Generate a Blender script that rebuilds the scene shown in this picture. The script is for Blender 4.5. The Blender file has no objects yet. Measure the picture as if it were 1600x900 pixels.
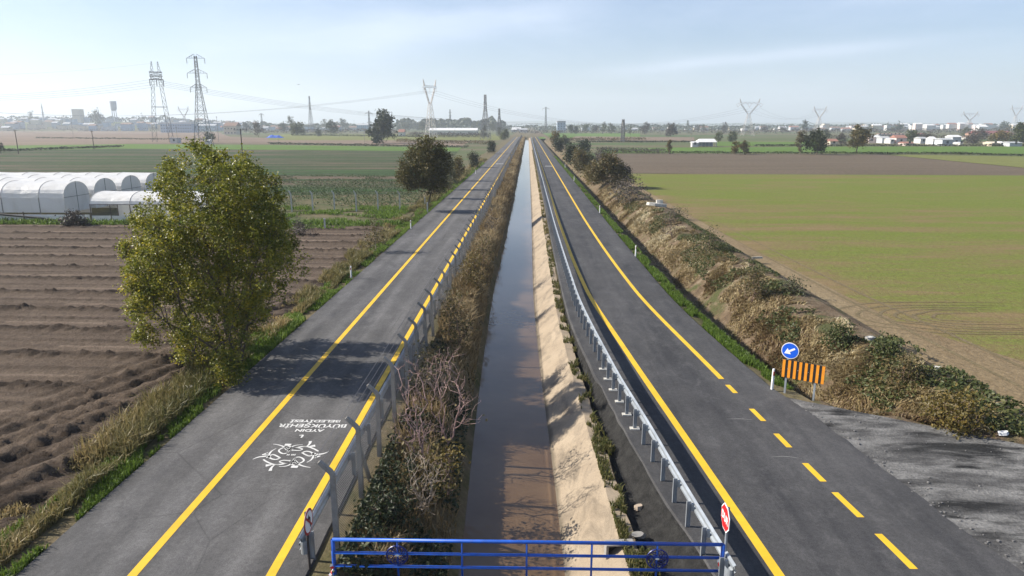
import bpy, math, random
import numpy as np
from mathutils import Vector, Matrix

# ------------------------------------------------------------------ camera, world, sun, exposure
S = bpy.context.scene
COL = S.collection
PITCH = math.radians(13.285)
YAW = math.radians(1.29)
FOC = 1080.0
CAM = np.array([0.0, 0.0, 10.0])
cd = bpy.data.cameras.new('camera'); cam = bpy.data.objects.new('camera', cd); COL.objects.link(cam)
cd.sensor_width = 36.0; cd.lens = FOC / 1600 * 36.0; cd.clip_end = 30000; cd.clip_start = 0.1
cam.location = CAM; cam.rotation_euler = (math.pi / 2 - PITCH, 0, YAW)
S.camera = cam

SUN_EL, SUN_DIR = math.radians(34), (-0.997, 0.075)
def node(nt, t, **kw):
    n = nt.nodes.new(t)
    for k, v in kw.items():
        if k in n.bl_rna.properties and not k.startswith('i_'): setattr(n, k, v)
    return n
def L(nt, a, b): nt.links.new(a, b)
def math_(nt, op, a, b=None, c=None, clamp=False):
    n = nt.nodes.new('ShaderNodeMath'); n.operation = op; n.use_clamp = clamp
    for i, v in enumerate((a, b, c)):
        if v is None: continue
        if hasattr(v, 'links'): L(nt, v, n.inputs[i])
        else: n.inputs[i].default_value = v
    return n.outputs[0]
def ramp(nt, fac, stops, interp='LINEAR'):
    r = nt.nodes.new('ShaderNodeValToRGB'); r.color_ramp.interpolation = interp
    e = r.color_ramp.elements
    while len(e) < len(stops): e.new(0.5)
    for el, (p, c) in zip(e, stops):
        el.position = p
        el.color = (c, c, c, 1) if not hasattr(c, '__len__') else (*c, 1)
    L(nt, fac, r.inputs[0]); return r.outputs[0]
def mixc(nt, fac, a, b, mode='MIX'):
    m = nt.nodes.new('ShaderNodeMix'); m.data_type = 'RGBA'; m.blend_type = mode
    for s, v in ((m.inputs[0], fac), (m.inputs[6], a), (m.inputs[7], b)):
        if hasattr(v, 'links'): L(nt, v, s)
        elif hasattr(v, '__len__'): s.default_value = (*v, 1) if len(v) == 3 else v
        else: s.default_value = v
    return m.outputs[2]

W = bpy.data.worlds.new('World'); S.world = W; W.use_nodes = True
wt = W.node_tree; wt.nodes.clear()
sky = wt.nodes.new('ShaderNodeTexSky'); sky.sky_type = 'NISHITA'; sky.sun_disc = False
sky.sun_elevation = SUN_EL; sky.sun_rotation = math.atan2(SUN_DIR[0], SUN_DIR[1])
sky.air_density = 1.0; sky.dust_density = 1.1; sky.ozone_density = 2.4; sky.altitude = 60
bg = wt.nodes.new('ShaderNodeBackground'); wo = wt.nodes.new('ShaderNodeOutputWorld')
bg.inputs[1].default_value = 0.072
def pixdir(px, py):
    x = (px - 800) / FOC; y = -(py - 450) / FOC
    f = np.array([-math.sin(YAW) * math.cos(PITCH), math.cos(YAW) * math.cos(PITCH), -math.sin(PITCH)])
    r = np.array([math.cos(YAW), math.sin(YAW), 0.0]); u = np.cross(r, f)
    return f + x * r + y * u
tc = wt.nodes.new('ShaderNodeTexCoord')
def vdot(v):
    n = wt.nodes.new('ShaderNodeVectorMath'); n.operation = 'DOT_PRODUCT'
    L(wt, tc.outputs['Generated'], n.inputs[0]); n.inputs[1].default_value = tuple(v); return n.outputs['Value']
def cloud_noise(scale, stretch, detail=6, seed=0.0):
    m = wt.nodes.new('ShaderNodeMapping'); m.inputs['Scale'].default_value = stretch; m.inputs['Location'].default_value = (seed, seed * .7, 0)
    L(wt, tc.outputs['Generated'], m.inputs['Vector'])
    n = wt.nodes.new('ShaderNodeTexNoise'); n.inputs['Scale'].default_value = scale; n.inputs['Detail'].default_value = detail
    n.inputs['Roughness'].default_value = 0.6; n.inputs['Distortion'].default_value = 0.4
    L(wt, m.outputs[0], n.inputs['Vector']); return n.outputs[0]
z = vdot((0, 0, 1)); wispy = cloud_noise(2.2, (1, 1, 5), seed=3.1); wob = cloud_noise(5, (1, 1, 2), seed=7.7)
def streak(p1, p2, width, gain):
    a = pixdir(*p1); b = pixdir(*p2); a /= np.linalg.norm(a); b /= np.linalg.norm(b)
    n = np.cross(a, b); n /= np.linalg.norm(n); t = (a + b) / 2; t /= np.linalg.norm(t)
    along = b - a; ln = np.linalg.norm(along); along /= ln
    d = vdot(n); d = math_(wt, 'ADD', d, math_(wt, 'MULTIPLY', math_(wt, 'SUBTRACT', wob, 0.5), width * 2.2))
    d = math_(wt, 'DIVIDE', d, width); f = math_(wt, 'DIVIDE', 1.0, math_(wt, 'ADD', 1.0, math_(wt, 'POWER', math_(wt, 'ABSOLUTE', d), 2.6)))
    s = math_(wt, 'SUBTRACT', vdot(along), float(t @ along)); s = math_(wt, 'DIVIDE', s, ln * .55)
    e = math_(wt, 'DIVIDE', 1.0, math_(wt, 'ADD', 1.0, math_(wt, 'POWER', math_(wt, 'ABSOLUTE', s), 5.0)))
    fwd = math_(wt, 'GREATER_THAN', vdot(t), 0.2)
    return math_(wt, 'MULTIPLY', math_(wt, 'MULTIPLY', math_(wt, 'MULTIPLY', f, e), fwd), gain)
cl = math_(wt, 'MULTIPLY', ramp(wt, wispy, [(0.46, 0.0), (0.78, 0.42)]), ramp(wt, z, [(0.02, 0.5), (0.3, 1.0)]))
for st in (((1000, 108), (1400, 68), .007, .5), ((560, 52), (930, 12), .018, .55), ((300, 40), (640, 60), .035, .35), ((1180, 122), (1620, 92), .03, .18)):
    cl = math_(wt, 'ADD', cl, math_(wt, 'MULTIPLY', streak(*st), ramp(wt, wispy, [(0.25, 0.5), (0.7, 1.0)])), clamp=True)
skyc = mixc(wt, cl, sky.outputs[0], (8.0, 8.3, 8.8))
skyc = mixc(wt, 1.0, skyc, (.90, .955, 1.09), 'MULTIPLY'); L(wt, skyc, bg.inputs[0]); L(wt, bg.outputs[0], wo.inputs[0])

sd = bpy.data.lights.new('sun', 'SUN'); sd.energy = 5.0; sd.angle = math.radians(0.53); sd.color = (1.0, 0.93, 0.82)
sun = bpy.data.objects.new('sun', sd); COL.objects.link(sun)
hs = math.hypot(*SUN_DIR)
to_sun = Vector((SUN_DIR[0] / hs * math.cos(SUN_EL), SUN_DIR[1] / hs * math.cos(SUN_EL), math.sin(SUN_EL)))
sun.rotation_euler = to_sun.to_track_quat('Z', 'Y').to_euler(); sun.location = (-60, 10, 50)
S.view_settings.view_transform = 'Standard'; S.view_settings.look = 'None'
S.view_settings.gamma = 1; S.view_settings.use_curve_mapping = False
S.view_settings.exposure = 0.95
S.cycles.use_denoising = True; S.cycles.max_bounces = 6; S.cycles.transparent_max_bounces = 16; S.cycles.volume_bounces = 1

# ------------------------------------------------------------------ helpers
def G(px, py, zz=0.0):
    d = pixdir(px, py); t = (zz - CAM[2]) / d[2]; p = CAM + d * t
    return np.array([p[0], p[1], zz])
def AT(px, py, Y):
    d = pixdir(px, py); t = Y / d[1]; return CAM + d * t
def tag(o, label=None, cat=None, group=None, kind=None):
    if label: o['label'] = label
    if cat: o['category'] = cat
    if group: o['group'] = group
    if kind: o['kind'] = kind
    return o
def empty(name, loc=(0, 0, 0), rz=0.0, **kw):
    o = bpy.data.objects.new(name, None); COL.objects.link(o); o.empty_display_size = 0.3
    o.location = tuple(loc); o.rotation_euler = (0, 0, rz); return tag(o, **kw)
def npmesh(name, V, faces, mat, parent=None, smooth=False, tint=None, **kw):
    """faces: list of int arrays (M,3)/(M,4)"""
    V = np.asarray(V, dtype=np.float32).reshape(-1, 3)
    faces = [np.asarray(f, dtype=np.int32) for f in faces if len(f)]
    me = bpy.data.meshes.new(name); me.vertices.add(len(V)); me.vertices.foreach_set('co', V.ravel())
    idx = np.concatenate([f.ravel() for f in faces]); sizes = np.concatenate([np.full(len(f), f.shape[1], np.int32) for f in faces])
    me.loops.add(len(idx)); me.loops.foreach_set('vertex_index', idx)
    me.polygons.add(len(sizes)); me.polygons.foreach_set('loop_start', np.concatenate([[0], np.cumsum(sizes)[:-1]]).astype(np.int32))
    me.polygons.foreach_set('loop_total', sizes)
    me.polygons.foreach_set('use_smooth', np.full(len(sizes), bool(smooth)))
    if tint is not None:
        a = me.attributes.new('tint', 'FLOAT', 'POINT'); a.data.foreach_set('value', np.asarray(tint, np.float32))
    me.update(calc_edges=True); me.validate()
    if mat: me.materials.append(mat)
    o = bpy.data.objects.new(name, me); COL.objects.link(o)
    if parent: o.parent = parent
    return tag(o, **kw)
class MB:
    def __init__(s): s.v = []; s.t = []; s.q = []; s.n = 0
    def add(s, V, tris=(), quads=()):
        V = np.asarray(V, float).reshape(-1, 3)
        s.v.append(V)
        if len(tris): s.t.append(np.asarray(tris, int) + s.n)
        if len(quads): s.q.append(np.asarray(quads, int) + s.n)
        s.n += len(V); return s
    def box(s, x0, x1, y0, y1, z0, z1):
        V = [(x, y, zz) for zz in (z0, z1) for x, y in ((x0, y0), (x1, y0), (x1, y1), (x0, y1))]
        return s.add(V, (), [(3, 2, 1, 0), (4, 5, 6, 7), (0, 1, 5, 4), (1, 2, 6, 5), (2, 3, 7, 6), (3, 0, 4, 7)])
    def tube(s, pts, r, n=6, cap=True):
        P = np.asarray(pts, float); m = len(P); r = np.broadcast_to(np.asarray(r, float), (m,))
        T = np.gradient(P, axis=0); T /= np.linalg.norm(T, axis=1)[:, None] + 1e-12
        ref = np.array([0, 0, 1.0]) if abs(T[0][2]) < .9 else np.array([1.0, 0, 0])
        U = np.cross(T, ref); U /= np.linalg.norm(U, axis=1)[:, None] + 1e-12; Vv = np.cross(T, U)
        a = np.arange(n) * 2 * math.pi / n + math.pi / n
        R = P[:, None] + r[:, None, None] * (np.cos(a)[None, :, None] * U[:, None] + np.sin(a)[None, :, None] * Vv[:, None])
        i = np.arange(m - 1)[:, None]; j = np.arange(n)[None]; k = (j + 1) % n
        q = np.stack([i * n + j, i * n + k, (i + 1) * n + k, (i + 1) * n + j], -1).reshape(-1, 4)
        tr = []
        V = R.reshape(-1, 3)
        if cap:
            V = np.vstack([V, P[:1], P[-1:]]); c0 = m * n; c1 = c0 + 1
            tr = [(c0, (b + 1) % n, b) for b in range(n)] + [(c1, (m - 1) * n + b, (m - 1) * n + (b + 1) % n) for b in range(n)]
        return s.add(V, tr, q)
    def bar(s, a, b, w, h=None):
        return s.tube([a, b], (w if h is None else max(w, h)) * .7071, 4)
    def prism(s, poly, vec):
        poly = np.asarray(poly, float); n = len(poly); V = np.vstack([poly, poly + np.asarray(vec)])
        c = poly.mean(0); V = np.vstack([V, [c], [c + np.asarray(vec)]])
        tr = [(2 * n, (i + 1) % n, i) for i in range(n)] + [(2 * n + 1, n + i, n + (i + 1) % n) for i in range(n)]
        return s.add(V, tr, [(i, (i + 1) % n, n + (i + 1) % n, n + i) for i in range(n)])
    def build(s, name, mat, parent=None, smooth=False, **kw):
        f = []
        if s.t: f.append(np.vstack(s.t))
        if s.q: f.append(np.vstack(s.q))
        return npmesh(name, np.vstack(s.v), f, mat, parent, smooth, **kw)
def interp(Y, tab):
    t = np.array(tab, float); x, y = t[:, 0], t[:, 1]
    h = np.diff(x); d = np.diff(y) / h; m = np.zeros_like(y); m[0] = d[0]; m[-1] = d[-1]
    for i in range(1, len(x) - 1):
        m[i] = 0 if d[i - 1] * d[i] <= 0 else 2 * d[i - 1] * d[i] / (d[i - 1] + d[i])
    Y = np.asarray(Y, float); Yc = np.clip(Y, x[0], x[-1]); i = np.clip(np.searchsorted(x, Yc) - 1, 0, len(x) - 2)
    s = (Yc - x[i]) / h[i]
    r = (2*s**3-3*s**2+1)*y[i] + (s**3-2*s**2+s)*h[i]*m[i] + (-2*s**3+3*s**2)*y[i+1] + (s**3-s**2)*h[i]*m[i+1]
    return r + np.where(Y < x[0], (Y - x[0]) * m[0], 0)
def ysamples(y0, y1, d0=0.8, g=1.05, dmax=40):
    o = [y0]; d = d0
    while o[-1] < y1:
        o.append(o[-1] + d); d = min(d * g, dmax)
    o[-1] = y1; return np.array(o)
def strip(Y, xa, xb, za, zb):
    n = len(Y); V = np.zeros((n, 2, 3)); V[:, 0, 0] = xa; V[:, 1, 0] = xb; V[:, :, 1] = Y[:, None]; V[:, 0, 2] = za; V[:, 1, 2] = zb
    i = np.arange(n - 1); return V.reshape(-1, 3), np.stack([2*i, 2*i+1, 2*i+3, 2*i+2], -1)
RNG = np.random.default_rng(11)
_pt = RNG.random((256, 256))
def vnoise(x, y):
    x = np.asarray(x, float); y = np.asarray(y, float)
    xi = np.floor(x).astype(int); yi = np.floor(y).astype(int); fx = x - xi; fy = y - yi
    fx = fx*fx*(3-2*fx); fy = fy*fy*(3-2*fy)
    a = _pt[xi % 256, yi % 256]; b = _pt[(xi+1) % 256, yi % 256]; c = _pt[xi % 256, (yi+1) % 256]; d = _pt[(xi+1) % 256, (yi+1) % 256]
    return (a*(1-fx)+b*fx)*(1-fy) + (c*(1-fx)+d*fx)*fy
def fbm(x, y, o=4):
    s = 0; a = .5
    for k in range(o): s = s + a * vnoise(x * 2**k + 17 * k, y * 2**k + 31 * k); a *= .5
    return s

# ------------------------------------------------------------------ materials
def newmat(name):
    m = bpy.data.materials.new(name); m.use_nodes = True; nt = m.node_tree
    return m, nt, nt.nodes['Principled BSDF']
def pos(nt, stretch=(1, 1, 1), rot=0.0, obj=False):
    if obj:
        t = nt.nodes.new('ShaderNodeTexCoord').outputs['Object']
    else:
        t = nt.nodes.new('ShaderNodeNewGeometry').outputs['Position']
    m = nt.nodes.new('ShaderNodeMapping'); m.inputs['Scale'].default_value = stretch; m.inputs['Rotation'].default_value = (0, 0, rot)
    L(nt, t, m.inputs['Vector']); return m.outputs[0]
def noise(nt, vec, scale, detail=4, rough=0.55, dist=0.0):
    n = nt.nodes.new('ShaderNodeTexNoise'); n.inputs['Scale'].default_value = scale; n.inputs['Detail'].default_value = detail
    n.inputs['Roughness'].default_value = rough; n.inputs['Distortion'].default_value = dist; L(nt, vec, n.inputs['Vector']); return n.outputs[0]
def bump(nt, b, h, strength=0.5, dist=0.05):
    n = nt.nodes.new('ShaderNodeBump'); n.inputs['Strength'].default_value = strength; n.inputs['Distance'].default_value = dist
    L(nt, h, n.inputs['Height']); L(nt, n.outputs[0], b.inputs['Normal'])
def simple(name, col, rough=0.6, metal=0.0, var=0.15, scale=3.0, bumpy=0.0, obj=True, grime=None, gamt=.7):
    m, nt, b = newmat(name); v = pos(nt, obj=obj); n = noise(nt, v, scale, 5)
    c = np.array(col); cc = ramp(nt, n, [(.3, tuple(c*(1-var))), (.7, tuple(np.minimum(c*(1+var), 1)))])
    if grime: cc = mixc(nt, ramp(nt, noise(nt, v, scale*2.3, 7, .7), [(.54, 0.0), (.70, gamt)]), cc, grime)
    L(nt, cc, b.inputs['Base Color'])
    b.inputs['Roughness'].default_value = rough; b.inputs['Metallic'].default_value = metal
    if bumpy: bump(nt, b, noise(nt, v, scale*6, 4), bumpy, .02)
    return m
def ground_mat(name, stops, scale, detail=6, stretch=(1, 1, 1), rot=0.0, fine=None, bumps=0.6, bscale=6.0, bdist=.08, rough=0.95, patch=None):
    m, nt, b = newmat(name); v = pos(nt, stretch, rot); v0 = pos(nt)
    c = ramp(nt, noise(nt, v, scale, detail, .62), stops)
    if patch:
        pc, ps, lo, hi = patch[:4]; pst = patch[4] if len(patch) > 4 else (1, 1, 1)
        c = mixc(nt, ramp(nt, noise(nt, pos(nt, pst, rot), ps, 5, .6, .5), [(lo, 0.0), (hi, 1.0)]), c, pc)
    f = noise(nt, v0, fine or 9.0, 5, .7)
    c = mixc(nt, 1.0, c, ramp(nt, f, [(.25, .62), (.75, 1.38)]), 'MULTIPLY')
    L(nt, c, b.inputs['Base Color']); b.inputs['Roughness'].default_value = rough
    b.inputs['Specular IOR Level'].default_value = 0.15
    bump(nt, b, noise(nt, v0, bscale, 6, .7), bumps, bdist); return m
def leaf_mat(name, stops, trans=0.35, rough=0.5):
    m, nt, b = newmat(name)
    a = nt.nodes.new('ShaderNodeAttribute'); a.attribute_name = 'tint'
    c = ramp(nt, a.outputs['Fac'], stops); L(nt, c, b.inputs['Base Color']); b.inputs['Roughness'].default_value = rough
    b.inputs['Specular IOR Level'].default_value = 0.3
    t = nt.nodes.new('ShaderNodeBsdfTranslucent'); L(nt, c, t.inputs[0]); mx = nt.nodes.new('ShaderNodeMixShader'); mx.inputs[0].default_value = trans
    L(nt, b.outputs[0], mx.inputs[1]); L(nt, t.outputs[0], mx.inputs[2]); L(nt, mx.outputs[0], nt.nodes['Material Output'].inputs[0]); return m
def asphalt(name, base, dust, dustcol, tracks_at):
    m, nt, b = newmat(name); v = pos(nt); vs = pos(nt, (1, .05, 1)); vm = pos(nt, (1, .4, 1), .25)
    n1 = noise(nt, vs, 1.1, 7, .62); n2 = noise(nt, vm, .5, 9, .68, .8); n3 = noise(nt, v, 42, 3, .8); n4 = noise(nt, v, 11, 6, .8); n5 = noise(nt, pos(nt, (1, .55, 1)), 1.7, 8, .72, .4); n6 = noise(nt, v, .16, 5, .6)
    c = mixc(nt, math_(nt, 'MULTIPLY', ramp(nt, n1, [(.36, 0.0), (.70, 1.0)]), dust), base, dustcol)
    c = mixc(nt, math_(nt, 'MULTIPLY', ramp(nt, n2, [(.42, 0.0), (.70, 1.0)]), dust*.9), c, dustcol)
    c = mixc(nt, math_(nt, 'MULTIPLY', ramp(nt, n5, [(.50, 0.0), (.74, 1.0)]), .5), c, tuple(min(1, q*1.35) for q in dustcol))
    c = mixc(nt, 1.0, c, ramp(nt, n6, [(.3, .80), (.7, 1.22)]), 'MULTIPLY')
    c = mixc(nt, 1.0, c, ramp(nt, n4, [(.28, .66), (.72, 1.36)]), 'MULTIPLY')
    c = mixc(nt, 1.0, c, ramp(nt, n3, [(.3, .6), (.7, 1.42)]), 'MULTIPLY')
    if tracks_at:
        g = nt.nodes.new('ShaderNodeSeparateXYZ'); L(nt, v, g.inputs[0]); xw = math_(nt, 'ADD', g.outputs[0], math_(nt, 'MULTIPLY', math_(nt, 'SUBTRACT', noise(nt, pos(nt, (.3, .03, 1)), 1, 3), .5), .8)); tot = None
        for xt in tracks_at:
            d = math_(nt, 'DIVIDE', math_(nt, 'SUBTRACT', xw, xt), .34); q = math_(nt, 'DIVIDE', 1.0, math_(nt, 'ADD', 1.0, math_(nt, 'POWER', math_(nt, 'ABSOLUTE', d), 3.0))); tot = q if tot is None else math_(nt, 'ADD', tot, q)
        c = mixc(nt, 1.0, c, ramp(nt, tot, [(0, .88), (1, 1.22)]), 'MULTIPLY')
    if not tracks_at: L(nt, c, b.inputs['Base Color']); b.inputs['Roughness'].default_value = .85; b.inputs['Specular IOR Level'].default_value = .3; bump(nt, b, math_(nt, 'ADD', n3, n4), .5, .015); return m
    crk = nt.nodes.new('ShaderNodeTexVoronoi'); crk.feature = 'DISTANCE_TO_EDGE'; crk.inputs['Scale'].default_value = .22; L(nt, mixc(nt, .10, v, nt.nodes.new('ShaderNodeTexNoise').outputs[1], 'ADD'), crk.inputs['Vector'])
    c = mixc(nt, math_(nt, 'MULTIPLY', ramp(nt, crk.outputs[0], [(0, 1.0), (.006, 0.0)]), ramp(nt, n6, [(.42, 0.0), (.58, .45)])), c, (.022, .022, .022))
    L(nt, c, b.inputs['Base Color']); b.inputs['Roughness'].default_value = .85; b.inputs['Specular IOR Level'].default_value = .3
    bump(nt, b, math_(nt, 'ADD', n3, n4), .5, .015); return m
M = {}
M['asphalt_old'] = asphalt('asphalt_left', (.050, .049, .050), .7, (.105, .102, .10), (-10.8, -9.5, -8.1, -6.7))
M['asphalt_new'] = asphalt('asphalt_right', (.031, .031, .033), .6, (.080, .078, .077), None)
M['dark_gravel'] = ground_mat('dark_shoulder_gravel', [(.3, (.014, .0138, .0135)), (.7, (.040, .039, .037))], 3, 8, bumps=1.0, bscale=22, bdist=.06, fine=16)  # near-black mottled tone over the whole shoulder strip
M['gravel_old'] = ground_mat('broken_road', [(.32, (.036, .036, .036)), (.45, (.085, .083, .081)), (.60, (.19, .186, .178))], .9, 11, stretch=(.45, 1.3, 1), rot=.35, bumps=.8, bscale=10, bdist=.06, fine=14,
                             patch=((.022, .022, .022), .7, .54, .64, (.35, 1.4, 1)))
def paint(name, col):
    m, nt, b = newmat(name); v = pos(nt); n = noise(nt, v, 16, 6, .8); n2 = noise(nt, v, 1.3, 6, .7)
    c = mixc(nt, 1.0, col, ramp(nt, n2, [(.3, .80), (.7, 1.06)]), 'MULTIPLY')
    w = math_(nt, 'ADD', n, math_(nt, 'MULTIPLY', n2, .55)); c = mixc(nt, ramp(nt, w, [(.92, 0.0), (1.06, .8)]), c, (.10, .095, .085))
    L(nt, c, b.inputs['Base Color']); b.inputs['Roughness'].default_value = .65; return m
M['paint_yellow'] = paint('yellow_paint', (.70, .43, .016)); M['paint_white'] = paint('white_paint', (.60, .60, .58))
M['soil_base'] = ground_mat('farmland', [(.3, (.075, .085, .035)), (.5, (.11, .10, .055)), (.7, (.15, .12, .08))], .012, 8, stretch=(.5, 2.2, 1), fine=.7, patch=((.06, .095, .03), .006, .48, .6, (.5, 2, 1)))
M['verge_soil'] = ground_mat('verge', [(.3, (.06, .065, .02)), (.5, (.12, .10, .055)), (.7, (.17, .13, .08))], .7, 8, fine=6)
def plough_mat():
    m, nt, b = newmat('ploughed_soil'); v = pos(nt); a = nt.nodes.new('ShaderNodeAttribute'); a.attribute_name = 'tint'
    n1 = noise(nt, pos(nt, (.2, 1.3, 1)), .9, 8, .65); n2 = noise(nt, v, 6, 6, .75); f = math_(nt, 'ADD', a.outputs['Fac'], math_(nt, 'MULTIPLY', math_(nt, 'SUBTRACT', n1, .5), -.5))
    c = ramp(nt, f, [(.05, (.215, .164, .124)), (.35, (.122, .091, .067)), (.6, (.072, .053, .039)), (.95, (.030, .022, .017))])
    c = mixc(nt, 1.0, c, ramp(nt, n2, [(.3, .65), (.7, 1.35)]), 'MULTIPLY'); L(nt, c, b.inputs['Base Color']); b.inputs['Roughness'].default_value = .95; b.inputs['Specular IOR Level'].default_value = .15
    bump(nt, b, noise(nt, v, 10, 5, .75), 1.0, .15); return m
M['plough'] = plough_mat()
def wheat():
    m, nt, b = newmat('young_wheat'); v0 = pos(nt); vr = pos(nt, (.35, 1.6, 1), -.22)
    g = nt.nodes.new('ShaderNodeSeparateXYZ'); L(nt, v0, g.inputs[0])
    big = noise(nt, pos(nt, (.7, 1.2, 1), -.3), .045, 6, .6); mid = noise(nt, vr, .35, 8, .7); fine = noise(nt, v0, 3.2, 6, .75); tiny = noise(nt, v0, 14, 3, .7)
    f = math_(nt, 'ADD', math_(nt, 'MULTIPLY', big, .9), math_(nt, 'MULTIPLY', mid, 1.1)); f = math_(nt, 'ADD', f, math_(nt, 'MULTIPLY', fine, .9)); f = math_(nt, 'ADD', f, math_(nt, 'MULTIPLY', tiny, .5))
    edge = ramp(nt, math_(nt, 'DIVIDE', math_(nt, 'SUBTRACT', g.outputs[0], 17.5), 26.0), [(0, .40), (.15, .12), (.5, .0)]); far_ = ramp(nt, math_(nt, 'DIVIDE', g.outputs[1], 150.0), [(.15, 0.0), (.7, .13), (1, .16)])
    stk = noise(nt, pos(nt, (.16, 1.3, 1), -.32), .16, 6, .7); stk2 = noise(nt, pos(nt, (.5, 1.0, 1), .5), .12, 7, .7); f = math_(nt, 'ADD', f, math_(nt, 'MULTIPLY', math_(nt, 'SUBTRACT', stk, .5), 1.5)); f = math_(nt, 'ADD', f, math_(nt, 'MULTIPLY', math_(nt, 'SUBTRACT', stk2, .5), 1.0)); f = math_(nt, 'ADD', math_(nt, 'SUBTRACT', f, edge), far_)
    c = ramp(nt, math_(nt, 'SUBTRACT', f, 1.1), [(.12, (.20, .142, .078)), (.38, (.165, .128, .058)), (.58, (.140, .138, .042)), (.85, (.122, .146, .030))])
    c = mixc(nt, 1.0, c, ramp(nt, fine, [(.25, .7), (.75, 1.3)]), 'MULTIPLY'); c = mixc(nt, 1.0, c, ramp(nt, tiny, [(.3, .75), (.7, 1.25)]), 'MULTIPLY')
    L(nt, c, b.inputs['Base Color']); b.inputs['Roughness'].default_value = .95; b.inputs['Specular IOR Level'].default_value = .1; bump(nt, b, fine, .8, .1); return m
M['wheat'] = wheat()
M['headland'] = ground_mat('field_edge', [(.3, (.16, .115, .065)), (.7, (.22, .17, .10))], .4, 8, stretch=(1.2, .2, 1), fine=4, bumps=.9, bscale=4, bdist=.1)
M['headland_dark'] = ground_mat('track_soil', [(.3, (.125, .098, .055)), (.7, (.165, .130, .072))], .8, 6, fine=5, bumps=.9, bscale=6, bdist=.08)
M['brown'] = ground_mat('bare_field', [(.3, (.09, .070, .048)), (.7, (.125, .097, .068))], .05, 8, stretch=(.4, 2, 1), fine=1.2, bumps=.6, bscale=2)
M['brown_far'] = ground_mat('bare_field_far', [(.3, (.13, .095, .07)), (.5, (.17, .125, .09)), (.7, (.20, .15, .11))], .02, 8, stretch=(.4, 3, 1), fine=.5)
M['green'] = ground_mat('bright_crop', [(.3, (.07, .125, .022)), (.7, (.095, .155, .028))], .03, 6, stretch=(.3, 2, 1), fine=1)
M['olive'] = ground_mat('olive_crop', [(.3, (.12, .125, .04)), (.7, (.15, .16, .045))], .05, 6, stretch=(.3, 2, 1), fine=1)
def rows_mat():
    m, nt, b = newmat('crop_rows'); v = pos(nt); a = noise(nt, pos(nt, (.035, .9, 1), .02), .16, 4, .6); a2 = noise(nt, pos(nt, (.12, 1.2, 1), .02), .55, 5, .7); p = noise(nt, pos(nt, (.5, 1, 1)), .02, 5, .6)
    f = math_(nt, 'ADD', a, math_(nt, 'MULTIPLY', math_(nt, 'SUBTRACT', a2, .5), .8)); f = math_(nt, 'ADD', f, math_(nt, 'MULTIPLY', math_(nt, 'SUBTRACT', p, .5), -.55))
    c = ramp(nt, f, [(.34, (.115, .088, .062)), (.48, (.058, .066, .034)), (.58, (.028, .052, .018)), (.72, (.045, .085, .025))])
    c = mixc(nt, 1.0, c, ramp(nt, noise(nt, v, 1.2, 5, .7), [(.3, .65), (.7, 1.35)]), 'MULTIPLY'); L(nt, c, b.inputs['Base Color']); b.inputs['Roughness'].default_value = .95; b.inputs['Specular IOR Level'].default_value = .1
    bump(nt, b, a2, 1.0, .4); return m
M['rows'] = rows_mat()
M['grass_dirt'] = ground_mat('grass_dirt', [(.3, (.045, .07, .018)), (.5, (.09, .085, .04)), (.7, (.15, .115, .07))], .25, 8, fine=4)
M['gravel_stone'] = simple('gravel_stone', (.15, .145, .14), .9, 0, .4, 6, obj=False)
M['bank_soil'] = ground_mat('bank_soil', [(.3, (.085, .06, .038)), (.5, (.135, .098, .062)), (.72, (.21, .165, .115))], 1.1, 9, fine=7, bumps=1.0, bscale=6, bdist=.15, patch=((.07, .075, .03), .5, .5, .62))
M['lining'] = None
def lining():
    m, nt, b = newmat('canal_lining'); v = pos(nt); vd = pos(nt, (1.0, .5, .3), .9)
    n = noise(nt, v, .8, 8, .6); st = noise(nt, vd, 1.5, 8, .7, .6); f = noise(nt, v, 22, 4, .7)
    c = ramp(nt, n, [(.3, (.235, .185, .128)), (.7, (.31, .25, .178))])
    c = mixc(nt, ramp(nt, st, [(.48, 0.0), (.70, .85)]), c, (.10, .08, .058))
    c = mixc(nt, 1.0, c, ramp(nt, f, [(.3, .82), (.7, 1.15)]), 'MULTIPLY')
    g = nt.nodes.new('ShaderNodeSeparateXYZ'); L(nt, v, g.inputs[0]); zz = math_(nt, 'ADD', g.outputs[2], math_(nt, 'MULTIPLY', math_(nt, 'SUBTRACT', n, .5), .25))
    c = mixc(nt, ramp(nt, math_(nt, 'MULTIPLY', math_(nt, 'ADD', zz, 1.5), 2.0), [(.06, .8), (.26, 0.0)]), c, (.085, .068, .045))
    L(nt, c, b.inputs['Base Color']); b.inputs['Roughness'].default_value = .9; bump(nt, b, math_(nt, 'ADD', f, st), .3, .02); return m
M['lining'] = lining()
def water():
    m, nt, b = newmat('canal_water'); v = pos(nt, (1, .35, 1))
    n = noise(nt, pos(nt), .5, 5); L(nt, ramp(nt, n, [(.3, (.115, .070, .036)), (.7, (.155, .098, .052))]), b.inputs['Base Color'])
    b.inputs['Roughness'].default_value = .04; b.inputs['IOR'].default_value = 1.40; b.inputs['Specular IOR Level'].default_value = .5
    bump(nt, b, math_(nt, 'ADD', noise(nt, v, 2.2, 4), math_(nt, 'MULTIPLY', noise(nt, pos(nt, (1, .25, 1), .3), 7, 3), .35)), .13, .03); return m
M['water'] = water()
M['concrete'] = simple('post_concrete', (.27, .255, .23), .85, 0, .2, 4, .4, grime=(.12, .11, .095))
M['concrete_light'] = simple('pale_concrete', (.5, .48, .43), .85, 0, .2, 4, .4)
M['zinc'] = simple('galvanised', (.30, .33, .36), .5, .4, .2, 2.2, grime=(.24, .24, .24), gamt=.6)
M['steel'] = simple('pylon_steel', (.13, .13, .135), .6, .2, .15, .3)
M['zinc_dull'] = simple('galvanised_dull', (.33, .35, .37), .55, .4, .15, 2.5)
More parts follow.
